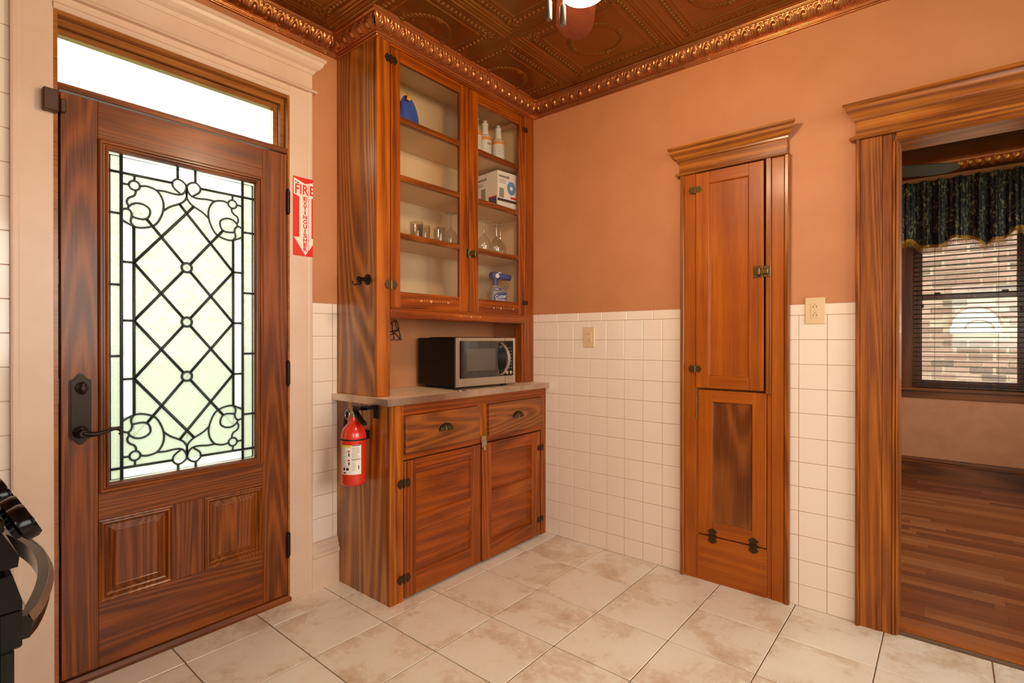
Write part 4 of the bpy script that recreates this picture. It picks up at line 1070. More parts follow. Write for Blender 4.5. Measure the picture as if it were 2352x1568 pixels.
# keys lying at the corner of the microwave
ky = T('key_bunch', 'small dark bunch of keys lying at the front corner of the microwave', 'keys', (-.74, -.40, CT1))
m = MB(); m.tube([(-.752 + .014 * math.cos(a), -.402 + .014 * math.sin(a), CT1 + .003) for a in [i * math.pi / 8 for i in range(16)]], .0016, 6, True); m.build('ring', M['chrome'], ky, True)
for k, (a, l_) in enumerate(((.2, .030), (-.5, .028), (.9, .026), (2.9, .032))):
    c, s_ = math.cos(a), math.sin(a); bx, by = -.752 + .014 * c, -.402 + .012 * s_
    m = MB(Matrix.Translation((bx, max(by, -.418), CT1 + .002 + .002 * k)) @ Matrix.Rotation(a, 4, 'Z'))
    m.lathe([(.0085, 0), (.0085, .0022), (.001, .0022)], (.006, 0, 0), 'z', 10); m.box(.010, l_ * .8, -.003, .003, 0, .0022); m.box(l_ * .4, l_ * .7, .003, .005, 0, .0022)
    m.build('key', M['black_metal'], ky)

# ================================================================== FIRE EXTINGUISHER
EX, EY, EZ = CX - .072, -.232, .545
fe = T('fire_extinguisher', 'red fire extinguisher hanging on the side of the oak base cabinet', 'extinguisher', (EX, EY, EZ))
r = .0575
MB().lathe([(.046, 0), (.054, .004), (r, .014), (r, .215), (.0555, .235), (.048, .256), (.036, .272), (.024, .282), (.019, .290), (.018, .310)], (EX, EY, EZ), 'z', 40).build('cylinder', M['red'], fe, 50)
MB().lathe([(r + .0008, .206), (r + .0008, .213)], (EX, EY, EZ), 'z', 40).build('strap', M['rubber'], fe)
# label, wrapped: angles measured from the direction that faces the camera
a0 = math.atan2(cam.location.y - EY, cam.location.x - EX)
def wrap(u0, u1, z0, z1, d=.0006, n=12):
    vs = []
    for k in range(n + 1):
        a = a0 - (u0 + (u1 - u0) * k / n) / -r
        for z in (z0, z1): vs.append((EX + (r + d) * math.cos(a), EY + (r + d) * math.sin(a), EZ + z))
    return vs, [(2 * k, 2 * k + 2, 2 * k + 3, 2 * k + 1) for k in range(n)]
m = MB(); m.add(*wrap(-.062, .034, .055, .188)); m.build('label', M['label_white'], fe, True)
m = MB(); m.add(*wrap(-.060, -.012, .178, .188, .0010)); m.build('label_heading', M['yellow_label'], fe, True)
m = MB()
for (u0, u1, z0, z1) in [(-.010, .030, .184, .187), (-.010, .030, .122, .125), (-.050, -.040, .074, .086), (-.034, -.022, .074, .086), (-.050, -.036, .060, .066), (-.024, -.018, .138, .152), (-.024, -.018, .098, .112), (.020, .024, .078, .096)]: m.add(*wrap(u0, u1, z0, z1, .0010, 3))
m.build('label_pictures', M['ink'], fe, True)['kind'] = 'stuff'
m = MB()
for (u0, u1, z0, z1) in [(-.026, -.018, .156, .164), (-.026, -.018, .116, .124)]: m.add(*wrap(u0, u1, z0, z1, .0010, 3))
m.build('label_red_pictures', M['sign_red'], fe, True)['kind'] = 'stuff'
m = MB(); r2 = random.Random(5)
for k in range(10):
    z = .176 - .005 * k; m.add(*wrap(-.009, .014 + .014 * r2.random(), z, z + .0016, .0010, 4))
for k in range(8):
    z = .116 - .006 * k; m.add(*wrap(-.009, .004 + .012 * r2.random(), z, z + .0014, .0010, 4))
for k in range(11):
    z = .172 - .009 * k; m.add(*wrap(-.056, -.046 + .016 * r2.random(), z, z + .0016, .0010, 4))
m.build('label_text', M['ink_grey'], fe, True)['kind'] = 'stuff'
# valve, levers, ring, hose, bracket
m = MB(); m.lathe([(.014, .306), (.014, .322), (.017, .324), (.017, .334), (.012, .338), (.012, .350)], (EX, EY, EZ), 'z', 18); m.build('valve', M['steel'], fe, 40)
m = MB(Matrix.Translation((EX, EY, EZ + .348)) @ Matrix.Rotation(R(-90), 4, 'Z'))
m.prism([(-.020, -.004), (.020, .004), (.070, .018), (.096, .018), (.096, .010), (.072, .006), (.022, -.010), (-.020, -.014)], 'y', -.010, .010); m.build('upper_lever', M['black_matt'], fe)
m = MB(Matrix.Translation((EX, EY, EZ + .334)) @ Matrix.Rotation(R(-90), 4, 'Z'))
m.prism([(-.012, .004), (.020, .002), (.060, -.030), (.088, -.046), (.088, -.056), (.054, -.042), (.016, -.010), (-.012, -.006)], 'y', -.010, .010); m.build('lower_lever', M['black_matt'], fe)
m = MB(); m.tube([(EX - .022, EY + .018 + .017 * math.cos(a), EZ + .318 + .020 * math.sin(a)) for a in [i * math.pi / 10 for i in range(20)]], .0022, 6, True); m.tube([(EX - .022, EY + .012, EZ + .338), (EX, EY - .01, EZ + .346), (EX + .02, EY - .02, EZ + .347)], .0018, 6); m.build('pull_ring', M['chrome'], fe, True)
m = MB(); m.tube([tuple(v) for v in smooth_path([(EX, EY + .012, EZ + .330), (EX, EY + .040, EZ + .330), (EX, EY + .062, EZ + .305), (EX, EY + .070, EZ + .25), (EX, EY + .071, EZ + .17), (EX, EY + .0705, EZ + .11)], 5)], .008, 10); m.build('hose', M['rubber'], fe, True)
m = MB(); m.lathe([(.009, 0), (.010, -.01), (.0115, -.055), (.010, -.056)], (EX, EY + .0705, EZ + .11), 'z', 12); m.build('nozzle', M['rubber'], fe, 40)
m = MB(); m.box(CX - .006, CX, EY - .095, EY - .055, EZ + .300, EZ + .368, .002).box(EX - .014, CX, EY - .085, EY - .072, EZ + .345, EZ + .362, .002).box(EX - .014, EX + .014, EY - .085, EY - .014, EZ + .346, EZ + .361, .002)
MB().box(CX - .012, CX, EY - .02, EY + .02, EZ + .2, EZ + .24).build('bracket_pad', M['black_metal'], fe)
m.build('bracket', M['black_metal'], fe)

# ================================================================== NARROW WALL CUPBOARD
XF = -.020                                   # face of its casing
cp = T('ironing_cupboard', 'tall narrow amber wood cupboard with crowned head in the tiled wall', 'cupboard', (0, -1.52, 0))
def ybox(m, y0, y1, z0, z1, x0, x1=.003, b=.002): return m.box(x0, x1, y0, y1, z0, z1, b)
ybox(MB(), -1.295, -1.352, 0, 2.052, XF).build('casing_leg', M['fir_v'], cp)
ybox(MB(), -1.704, -1.757, 0, 2.052, XF).build('casing_leg', M['fir_v'], cp)
for y0, y1 in ((-1.274, -1.295), (-1.757, -1.778)):
    MB().prism([(.003, y0), (XF - .004, y0), (XF - .010, y0 - .005), (XF - .010, y1 + .005), (XF - .004, y1), (.003, y1)], 'z', 0, 2.052).build('back_band', M['trim_v'], cp)
ybox(MB(), -1.252, -1.800 + .022, 2.052, 2.064, XF - .020, .003, .004).build('head_bead', M['trim_y'], cp)
ybox(MB(), -1.268, -1.770, 2.064, 2.130, XF - .003).build('head_board', M['trim_y'], cp)
prof = [(.003, 2.124), (XF - .003, 2.124), (XF - .008, 2.130), (XF - .009, 2.138), (XF - .020, 2.148), (XF - .032, 2.164), (XF - .036, 2.178), (XF - .044, 2.184), (XF - .044, 2.196), (.003, 2.196)]
def mitred_y(m, prof, ya, yb, base):
    vs = []; n = len(prof)
    for side in (0, 1):
        for d, z in prof:
            e = max(0.0, base - d); vs.append((d, ya + e if side == 0 else yb - e, z))
    return m.add(vs, [(i, (i + 1) % n, n + (i + 1) % n, n + i) for i in range(n)] + [tuple(range(n))[::-1], tuple(range(n, 2 * n))])
mitred_y(MB(), prof, -1.264, -1.766, XF).build('head_crown', M['trim_y'], cp)
ybox(MB(), -1.682, -1.704, .955, 2.052, XF - .012, .003).build('door_strip', M['trim_v'], cp)
ybox(MB(), -1.684, -1.704, 0, .955, XF + .004, .003).build('door_strip', M['fir_v'], cp)
MB().box(.0, .003, -1.704, -1.352, 0, 2.06).build('back_board', M['fir_dark'], cp)
def frame_door(name, y0, y1, z0, z1, p, xf, depth, mv, mh, mp):
    d = MB().box(xf + depth * .5, xf + depth, y0, y1, z0, z1).build(name, mp, cp)
    MB().box(xf, xf + depth, p[1], y1, z0, z1, .0015).build('door_stile', mv, d); MB().box(xf, xf + depth, y0, p[0], z0, z1, .0015).build('door_stile', mv, d)
    MB().box(xf, xf + depth, p[0], p[1], p[3], z1, .0015).build('door_rail', mh, d); MB().box(xf, xf + depth, p[0], p[1], z0, p[2], .0015).build('door_rail', mh, d)
    m = MB(); m.rings(p[0], p[1], p[2], p[3], [(0, .0015), (.003, .007), (.006, .0085)], lambda a, b, c: (xf + c, a, b)); m.build('door_panel', mp, d)
    return d
ud = frame_door('upper_door', -1.672, -1.357, .968, 2.046, (-1.607, -1.422, 1.031, 1.988), XF - .012, .022, M['fir_v'], M['fir_y'], M['fir_v'])
ldr = frame_door('lower_door', -1.682, -1.366, .232, .958, (-1.620, -1.435, .300, .900), XF - .000, .020, M['fir_v'], M['fir_y'], M['fir_dark'])
MB().box(XF, .003, -1.684, -1.362, 0, .226, .0015).build('plinth_board', M['fir_y'], cp)
MB().box(XF + .006, .003, -1.366, -1.352, 0, .968).build('door_strip', M['fir_v'], cp)
for z in (1.966, 1.062): hinge_leafs(MB(), -1.353, XF - .012, z, 1.0, 'y').build('hinge', M['brass'], ud, 30)
for y in (-1.437, -1.627): hinge_leafs(MB(), y, XF - .001, .232, 1.15, 'z').build('hinge', M['dark_brass'], ldr, 30)
m = MB(); zl = 1.527; xl = XF - .012
m.box(xl - .003, xl, -1.668, -1.628, zl - .028, zl + .028, .001).box(xl - .004, xl, -1.702, -1.674, zl - .026, zl + .026, .001).box(xl - .014, xl - .002, -1.694, -1.636, zl - .012, zl + .012, .003).box(xl - .022, xl - .010, -1.660, -1.644, zl - .016, zl + .016, .003)
for y in (-1.634, -1.662, -1.680, -1.696):
    for dz in (-.022, .022): m.lathe([(.0035, 0), (.0025, -.0015), (.0001, -.002)], (xl - .003, y, zl + dz), 'x', 8)
m.build('cupboard_latch', M['brass'], ud)
# chain hanging in the gap below the upper hinge
m = MB()
for k in range(16): m.lathe([(.0001, -.004), (.003, -.002), (.003, .002), (.0001, .004)], (XF - .003, -1.3585, .958 - k * .0095), 'z', 8)
m.build('bead_chain', M['bronze_chain'], cp, True)

# ================================================================== SOCKETS
def outlet(y0, y1, z0, z1, label, gfci):
    x = -.0005; t = T('wall_outlet', label, 'outlet', (x, (y0 + y1) / 2, z0))
    yc, zc_ = (y0 + y1) / 2, (z0 + z1) / 2
    MB().box(x - .006, x, y0, y1, z0, z1, .0025).build('cover_plate', M['ivory'], t)
    MB().box(x - .008, x - .005, yc - .0165, yc + .0165, zc_ - .033, zc_ + .033, .001).build('socket_face', M['ivory'], t)
    m = MB()
    for s in (-1, 1):
        zz = zc_ + s * .019
        for dy in (-.0062, .0062): m.box(x - .0084, x - .0078, yc + dy - .0011, yc + dy + .0011, zz - .005, zz + .003)
        m.lathe([(.0026, 0), (.0001, -.0006)], (x - .0078, yc, zz + .0085), 'x', 8)
    m.build('slots', M['slot'], t)['kind'] = 'stuff'
    if gfci:
        m = MB(); m.box(x - .0095, x - .0078, yc - .009, yc - .001, zc_ - .004, zc_ + .004, .0006).box(x - .0095, x - .0078, yc + .001, yc + .009, zc_ - .004, zc_ + .004, .0006); m.build('test_button', M['ivory'], t)
    m = MB()
    for s in (-1, 1): m.lathe([(.003, 0), (.002, -.001), (.0001, -.0012)], (x - .006, yc, zc_ + s * .048), 'x', 8)
    m.build('screw', M['ivory'], t)
outlet(-.757, -.683, 1.165, 1.283, 'ivory wall outlet on white tiles near the glazed cabinet', False)
outlet(-1.916, -1.838, 1.279, 1.397, 'ivory outlet with test buttons over the tile cap beside the doorway', True)

# ================================================================== DOORWAY CASING
dw = T('trim_11', 'oak casing with crowned head around the open doorway', 'door casing', (0, -2.6, 0), kind='structure')
def leg(y0, s):
    Y = lambda d: y0 - s * d
    def bx(a, b, x0, name, z1=2.052, mat='trim_v', bv=.002): MB().box(x0, .003, Y(a), Y(b), 0, z1, bv).build(name, M[mat], dw)
    MB().prism([(.003, Y(0)), (XF - .006, Y(0)), (XF - .010, Y(.004)), (XF - .010, Y(.010)), (XF - .004, Y(.014)), (.003, Y(.014))], 'z', 0, 2.052).build('back_band', M['trim_v'], dw)
    bx(.014, .090, XF, 'casing_leg'); bx(.090, .124, XF + .004, 'casing_leg')
    bx(.124, .133, XF - .001, 'stop_bead', 2.023, 'trim_v', .003); bx(.133, .1435, XF + .004, 'stop_bead', 2.023, 'trim_v', .004)
leg(-2.030, 1); leg(OY1 - .143, -1)
for a, b in ((OY0 - .004, OY0 + .001), (OY1 - .001, OY1 + .004)): MB().box(0, .15, a, b, 0, OTOP).build('jamb_lining', M['trim_v'], dw)
MB().box(0, .15, OY1 + .004, OY0 - .004, OTOP - .004, OTOP + .001).build('jamb_head', M['trim_y'], dw)
ye0, ye1 = -2.030, OY1 - .143
MB().box(XF - .020, .003, ye1 - .022, ye0 + .022, 2.052, 2.064, .004).build('head_bead', M['trim_y'], dw)
MB().box(XF - .002, .003, ye1, ye0, 2.064, 2.145, .001).build('head_board', M['trim_y'], dw)
MB().prism([(.003, 2.018), (XF + .004, 2.018), (XF - .006, 2.024), (XF - .006, 2.036), (XF, 2.042), (XF, 2.052), (.003, 2.052)], 'y', OY0 + .006, OY1 - .006).build('head_inner', M['trim_y'], dw)
prof2 = [(d if i not in (0, 9) else .003, z + .004) for i, (d, z) in enumerate(prof)]
mitred_y(MB(), prof2, ye0, ye1, XF).build('head_crown', M['trim_y'], dw)

# ================================================================== ADJOINING ROOM
FX, FYA, FYB = 3.071, -1.05, -3.75           # far wall, its two side walls
fz = .014
f2 = MB().box(.02, FX, FYB, FYA, -.12, fz - .006).build('floor', M['floor_grout']); tag(f2, 'brown strip oak floor of the adjoining room', 'floor', kind='structure')
pw = .057; xx = .1; row = 0
pl_cache = {}
MB().box(.02, .098, OY1, OY0, fz - .006, fz + .001, .004).build('threshold_strip', wood('threshold_oak', '7A3C12', 'A85A1C', 'C27A30', 'y', .3, 40, .08, 3, .3), f2)
r2 = random.Random(11); npl = 0
y_lo, y_hi = FYB + .002, FYA - .002
while xx < FX - .01:
    wd = min(pw, FX - xx); y = y_hi - r2.random() * .1
    top = y_hi
    while top > y_lo:
        ln = r2.choice((.30, .42, .55, .68, .80, .95, 1.2)); bot = max(top - ln, y_lo)
        if bot - y_lo < .15: bot = y_lo
        key = (round(wd, 3), round(top - bot, 2))
        if key not in pl_cache: pl_cache[key] = MB().box(0, key[0] - .0006, -key[1] + .0006, 0, -.006, 0, .0008).mesh('floor_plank', M['plank'])
        inst('floor_plank', pl_cache[key], f2, (xx, top, fz)); npl += 1
        top = bot
    xx += pw; row += 1
WY0, WY1, WZ0, WZ1 = -2.105, -2.845, .80, 2.42     # window opening
m = MB(); m.box(FX, FX + .16, WY0, FYA + .1, -.1, CEIL).box(FX, FX + .16, FYB - .1, WY1, -.1, CEIL).box(FX, FX + .16, WY1, WY0, -.1, WZ0).box(FX, FX + .16, WY1, WY0, WZ1, CEIL)
wf = m.build('wall_far', M['wall_dim']); tag(wf, 'dim tan wall with the blinded window in the adjoining room', 'wall', kind='structure')
tag(MB().box(.15, FX, FYA, FYA + .1, -.1, CEIL).build('wall_far_left', M['wall_dim']), 'tan side wall of the adjoining room hidden past the doorway', 'wall', kind='structure')
tag(MB().box(.15, .8, FYB - .1, FYB, -.1, CEIL).box(2.4, FX, FYB - .1, FYB, -.1, CEIL).box(.8, 2.4, FYB - .1, FYB, -.1, .85).box(.8, 2.4, FYB - .1, FYB, 2.35, CEIL).build('wall_far_right', M['wall_dim']), 'tan side wall of the adjoining room opposite the hidden one', 'wall', kind='structure')
tag(MB().box(.15, FX + .16, FYB - .1, FYA + .1, CEIL, CEIL + .1).build('ceiling', M['copper']), 'dark copper tin ceiling of the adjoining room', 'ceiling', kind='structure')
b2 = MB().prism([(FX, fz), (FX - .016, fz), (FX - .016, .15), (FX - .022, .155), (FX - .022, .168), (FX - .012, .176), (FX - .010, .196), (FX, .2)], 'y', FYB, FYA).build('baseboard_far', M['dark_y']); tag(b2, 'brown oak baseboard under the far window', 'baseboard', kind='structure')
plain_window('added_window_5', lambda a, d, z: (a, FYB - d, z), .8, 2.4, .85, 2.35, 'white framed side window added unseen to brighten the adjoining room')  # unseen window, added because this room was too dark
# cornice of the far room
def far_crown():
    m = MB(); L = FYA - FYB; N = int(L / .006); vs = []
    C2 = [(.0, 2.600), (.008, 2.602), (.010, 2.612), (.020, 2.618), (.030, 2.630), (.044, 2.648), (.054, 2.664), (.058, 2.672), (.066, 2.676), (.066, 2.700)]
    for a in range(N + 1):
        s = L * a / N
        for i, (o, z) in enumerate(C2):
            h = .010 * abs(math.sin(math.pi * s / .055 + (.8 if i > 4 else 0))) if 3 <= i <= 6 else 0
            vs.append((FX - o - h * .7, FYB + s, z - h * .7))
    n = len(C2); m.add(vs, [(a * n + i, a * n + i + 1, (a + 1) * n + i + 1, (a + 1) * n + i) for a in range(N) for i in range(n - 1)])
    return tag(m.build('trim_12', M['copper_crown'], None, True), 'leafy copper cornice above the far window', 'cornice', kind='structure')
far_crown()
# window of the far room
wn1 = T('window_4', 'dark oak sash window in the adjoining room', 'window', (FX, -2.475, WZ0), kind='structure')
for y0, y1 in ((WY0, WY0 + .09), (WY1 - .09, WY1)): MB().box(FX - .018, FX + .003, y0, y1, WZ0 - .002, 2.5, .003).build('casing_leg', M['dark_v'], wn1)
MB().box(FX - .018, FX + .003, WY1 - .09, WY0 + .09, 2.5 - .08, 2.56, .003).build('casing_head', M['dark_y'], wn1)
MB().box(FX - .05, FX + .06, WY1 - .12, WY0 + .12, WZ0 - .028, WZ0, .004).build('window_sill', M['dark_y'], wn1)
MB().box(FX - .016, FX + .003, WY1 - .1, WY0 + .1, .712, WZ0 - .028, .003).build('apron', M['dark_y'], wn1)
MB().box(FX, FX + .16, WY0 - .012, WY0, WZ0, WZ1).box(FX, FX + .16, WY1, WY1 + .012, WZ0, WZ1).box(FX, FX + .16, WY1, WY0, WZ1 - .012, WZ1).build('jamb_lining', M['dark_v'], wn1)
def sash(name, x, z0, z1, rail_t, rail_b, st=.062):
    m = MB(); m.box(x, x + .035, WY0 - .012 - st, WY0 - .012, z0, z1, .002).box(x, x + .035, WY1 + .012, WY1 + .012 + st, z0, z1, .002).box(x, x + .035, WY1 + .012 + st, WY0 - .012 - st, z1 - rail_t, z1, .002).box(x, x + .035, WY1 + .012 + st, WY0 - .012 - st, z0, z0 + rail_b, .002)
    o = m.build(name, M['dark_v'], wn1)
    MB().box(x + .016, x + .019, WY1 + .012 + st, WY0 - .012 - st, z0 + rail_b, z1 - rail_t).build('pane', M['pane_clear'], o)
    return o
sash('lower_sash', FX + .050, WZ0, 1.60, .045, .06); sash('upper_sash', FX + .090, 1.56, WZ1 - .012, .05, .045)
for y in (-2.18 - .1, -2.70): MB().box(FX + .040, FX + .06, y - .02, y + .02, 1.59, 1.615, .004).build('sash_lock', M['black_metal'], wn1)
# blind
bl = T('window_blind', 'open brown slatted blind hanging in the far window', 'blind', (FX + .02, -2.475, WZ0 + .01))
sm_ = MB(Matrix.Rotation(R(9), 4, 'Y')).box(-.017, .017, -.352, .352, -.0014, .0014).mesh('slat', M['blind'])
zt = .862
while zt < 2.34:
    inst('slat', sm_, bl, (0, 0, zt - (WZ0 + .01))); zt += .0407
MB().box(FX + .002, FX + .038, -2.828, -2.122, WZ0 + .022, WZ0 + .040, .003).build('bottom_rail', M['blind'], bl)
MB().box(FX + .0, FX + .04, -2.83, -2.12, 2.35, 2.40, .003).build('head_rail', M['blind'], bl)
for y in (-2.155, -2.264, -2.66, -2.78):
    MB().tube([(FX + .002, y, WZ0 + .03), (FX + .002, y, 2.36)], .0013, 5).build('ladder_cord', M['blind'], bl)
for y, z in ((-2.185, 1.50), (-2.795, 1.46)):
    m = MB(); m.tube([(FX - .002, y, z), (FX - .002, y, 2.36)], .0012, 5); m.lathe([(.003, 0), (.008, -.015), (.009, -.03), (.004, -.036)], (FX - .002, y, z + .02), 'z', 10); m.build('pull_cord', M['blind'], bl)
# valance
va = T('window_valance', 'black and gold gathered valance with gold fringe over the far window', 'valance', (FX - .06, -2.475, 1.95))
VY0, VY1 = -1.93, -3.02
def hem(f):
    y = VY0 + (VY1 - VY0) * f
    return 2.035 - .035 * math.cos(2 * math.pi * (y + 2.245) / .36) - .012 * math.sin(2 * math.pi * y / .13) + .02 * (1 if f > .6 else 0) * math.sin((f - .6) * 6)
def vx(f, h): return FX - .065 - (.012 + .016 * (1 - h)) * math.sin(2 * math.pi * f * 9.5 + 1.2 * math.sin(f * 21)) - .007 * math.sin(2 * math.pi * f * 31)
def vz(f, h): return hem(f) + (2.550 + .008 * math.sin(f * 60) - hem(f)) * h
m = MB(); m.grid(181, 14, lambda a, b: (vx(a, b), VY0 + (VY1 - VY0) * a, vz(a, b))); m.build('fabric', M['valance'], va, True)
m = MB(); m.grid(181, 3, lambda a, b: (vx(a, 0) - .003, VY0 + (VY1 - VY0) * a, hem(a) - .02 + .022 * b)); fr_ = m.build('fringe_band', M['gold_fringe'], va, True)
m = MB(); r2 = random.Random(2)
for k in range(420):
    f = (k + r2.random() * .5) / 420; x, y, z = vx(f, 0) - .003, VY0 + (VY1 - VY0) * f, hem(f) - .019; l_ = .038 + .012 * r2.random(); dy = r2.uniform(-.003, .003)
    m.add([(x, y - .0010, z), (x, y + .0010, z), (x - .001, y + dy + .0008, z - l_), (x - .001, y + dy - .0008, z - l_)], [(0, 1, 2, 3)])
fs_ = m.build('fringe_strands', M['gold_fringe'], va); fs_['kind'] = 'stuff'
MB().tube([(FX - .026, VY0 + .03, 2.50), (FX - .026, VY1 - .03, 2.50)], .006, 8).build('curtain_rod', M['black_metal'], va)

# ================================================================== CEILING FANS
def fan(name, c, blades, rad, wd, z_bl, label, bmat, globe, first, pitch=9):
    t = T(name, label, 'ceiling fan', (c[0], c[1], z_bl))
    x, y = c
    met = M['pewter'] if globe else M['black_metal']
    MB().lathe([(.065, 0), (.062, -.03), (.03, -.05), (.012, -.055)], (x, y, CEIL - .012), 'z', 24).build('canopy', met, t, 40)
    MB().lathe([(.012, 0), (.012, .16)], (x, y, z_bl + .05), 'z', 12).build('down_rod', met, t, 40)
    MB().lathe([(.02, .075), (.07, .065), (.10, .045), (.105, .0), (.09, -.03), (.05, -.05), (.05, -.07)], (x, y, z_bl), 'z', 28).build('motor_housing', met, t, 40)
    P = [(.17, -wd * .36), (.30, -wd * .46), (rad - .14, -wd * .5), (rad - .08, -wd * .46), (rad - .035, -wd * .35), (rad - .008, -wd * .18), (rad, 0), (rad - .008, wd * .18), (rad - .035, wd * .35), (rad - .08, wd * .46), (rad - .14, wd * .5), (.30, wd * .46), (.17, wd * .36)]
    for k in range(blades):
        a = R(first + 360 / blades * k)
        b = MB(Matrix.Translation((x, y, z_bl)) @ Matrix.Rotation(a, 4, 'Z') @ Matrix.Rotation(R(pitch), 4, 'X')); b.prism(P, 'z', -.003, .003); bo = b.build('blade', bmat, t)
        b = MB(Matrix.Translation((x, y, z_bl)) @ Matrix.Rotation(a, 4, 'Z') @ Matrix.Rotation(R(pitch), 4, 'X')); b.prism([(.09, -.018), (.17, -.02), (.20, -.04), (.24, -.045), (.27, 0), (.24, .045), (.20, .04), (.17, .02), (.09, .018)], 'z', -.008, -.003); b.build('blade_bracket', met, bo)
    if globe:
        MB().lathe([(.05, -.05), (.055, -.07), (.05, -.085)], (x, y, z_bl), 'z', 24).build('light_fitter', met, t, 40)
        gz = 2.203
        MB().lathe([(.0001, 0), (.035, .006), (.062, .022), (.080, .050), (.086, .080), (.080, .108), (.062, .135), (.048, z_bl - .085 - gz)], (x, y, gz), 'z', 32).build('light_globe', M['globe'], t, True)
        for (px, py, pz, ln) in globe:
            m = MB()
            m.tube([(px, py, pz + ln), (px, py, z_bl - .055), (x + (px - x) * .3, y + (py - y) * .3, z_bl - .050)], .0012, 5); ch = m.build('pull_chain', M['bronze_chain'], t)
            MB().lathe([(.003, ln + .006), (.0055, ln), (.0085, ln - .006), (.0092, .004), (.0085, 0)], (px, py, pz), 'z', 14).build('fob', M['pewter'], ch, 40)
    return t
# pull-chain ends hang beside the globe, towards the camera
fan('ceiling_fan', (-1.345, -1.498), 5, .63, .15, 2.455, 'ceiling fan with lit opal globe and reddish wooden blades', M['fan_blade'], [(-1.432, -1.437, 2.133, .058), (-1.446, -1.494, 2.088, .058)], 35)
fan('ceiling_fan', (1.30, -1.72), 5, .76, .17, 2.285, 'dark bladed ceiling fan in the adjoining room', M['fan_dark'], None, -61.5, -8)

# ================================================================== RANGE
SY0, SY1 = -1.130, -.375; SXF = -2.540; SXB = -3.195
sv = T('kitchen_range', 'black enamel cooking range with knobs and bowed oven handle', 'stove', ((SXF + SXB) / 2, (SY0 + SY1) / 2, 0))
MB().box(SXB, SXF - .012, SY0, SY1, .05, .885, .004).build('body', M['black_enamel'], sv)
for x in (SXB + .05, SXF - .06):
    for y in (SY0 + .05, SY1 - .05): MB().lathe([(.018, 0), (.018, .052)], (x, y, 0), 'z', 10).build('foot', M['black_matt'], sv)
MB().box(SXB, SXF - .004, SY0 - .002, SY1 + .002, .885, .915, .006).build('cooktop', M['black_enamel'], sv)
MB().box(SXB, SXB + .05, SY0, SY1, .915, 1.05, .006).build('backguard', M['black_enamel'], sv)
MB().prism([(SXF - .05, .900), (SXF - .012, .900), (SXF + .014, .845), (SXF + .012, .828), (SXF - .05, .828)], 'y', SY0 + .002, SY1 - .002).build('control_panel', M['black_enamel'], sv)
nx, nz = .90, .43
for y in (-1.062, -.985, -.80, -.715, -.45):
    Mk = Matrix.Translation((SXF + .008, y, .874)) @ Matrix.Rotation(R(64), 4, 'Y')
    k = MB(Mk); k.lathe([(.020, 0), (.021, .008), (.032, .012), (.033, .028), (.029, .035), (.0001, .036)], (0, 0, 0), 'z', 24); kn = k.build('knob', M['black_gloss'], sv, 50)
    k = MB(Mk); k.box(-.002, .002, -.026, -.008, .0355, .0366); k.build('pointer_mark', M['label_white'], kn)
# oven door with bowed face, window and trim
m = MB(); m.prism([(SXF - .012, .815), (SXF + .006, .815), (SXF + .018, .768), (SXF + .018, .755), (SXF - .012, .755)], 'y', SY0 + .004, SY1 - .004)
m.box(SXF - .012, SXF + .018, SY0 + .004, SY1 - .004, .690, .755, .003).box(SXF - .012, SXF + .008, SY0 + .004, SY1 - .004, .255, .690, .003); od = m.build('oven_door', M['black_enamel'], sv)
MB().box(SXF + .016, SXF + .021, SY0 + .004, SY1 - .004, .752, .765, .002).build('door_trim', M['steel'], od)
MB().box(SXF + .008, SXF + .0095, SY0 + .14, SY1 - .14, .36, .61).build('oven_window', M['smoke_glass'], od)
yc_ = (SY0 + SY1) / 2
hp = [(SXF + .022 + .072 * math.sin(math.pi * k / 24) ** .8, SY0 + .03 + (SY1 - SY0 - .06) * k / 24, .712) for k in range(25)]
m = MB(); vs = []
for x, y, z in hp: vs += [(x - .012, y, z + .020), (x + .006, y, z + .020), (x + .012, y, z + .004), (x + .008, y, z - .020), (x - .010, y, z - .020)]
m.add(vs, [(i * 5 + k, i * 5 + (k + 1) % 5, (i + 1) * 5 + (k + 1) % 5, (i + 1) * 5 + k) for i in range(24) for k in range(5)] + [(4, 3, 2, 1, 0), (120, 121, 122, 123, 124)])
hd = m.build('oven_handle', M['black_gloss'], od, 50)
m = MB(); vs = []
for x, y, z in hp: vs += [(x + .005, y, z + .0208), (x + .0125, y, z + .005), (x + .0135, y, z + .006), (x + .007, y, z + .022)]
m.add(vs, [(i * 4 + k, i * 4 + (k + 1) % 4, (i + 1) * 4 + (k + 1) % 4, (i + 1) * 4 + k) for i in range(24) for k in range(4)]); m.build('handle_trim', M['steel'], hd, 40)
m = MB(); m.box(SXF - .012, SXF + .008, SY0 + .004, SY1 - .004, .085, .245, .003); m.build('drawer', M['black_enamel'], sv)
for y0, y1 in ((SY0 + .04, yc_ - .01), (yc_ + .01, SY1 - .04)):
    m = MB(); x0, x1 = SXB + .09, SXF - .07; z = .938
    for y in (y0, (y0 + y1) / 2, y1): m.tube([(x0, y, z), (x1, y, z)], .006, 6)
    for k in range(5): xk = x0 + (x1 - x0) * k / 4; m.tube([(xk, y0, z), (xk, y1, z)], .006, 6)
    for x in (x0, x1):
        for y in (y0, y1): m.tube([(x, y, .914), (x, y, z)], .006, 6)
    m.build('grate', M['black_matt'], sv)
    for x in (x0 + .12, x1 - .12): MB().lathe([(.045, 0), (.045, .008), (.03, .012), (.03, .018), (.0001, .019)], (x, (y0 + y1) / 2, .914), 'z', 20).build('burner', M['black_matt'], sv, 40)

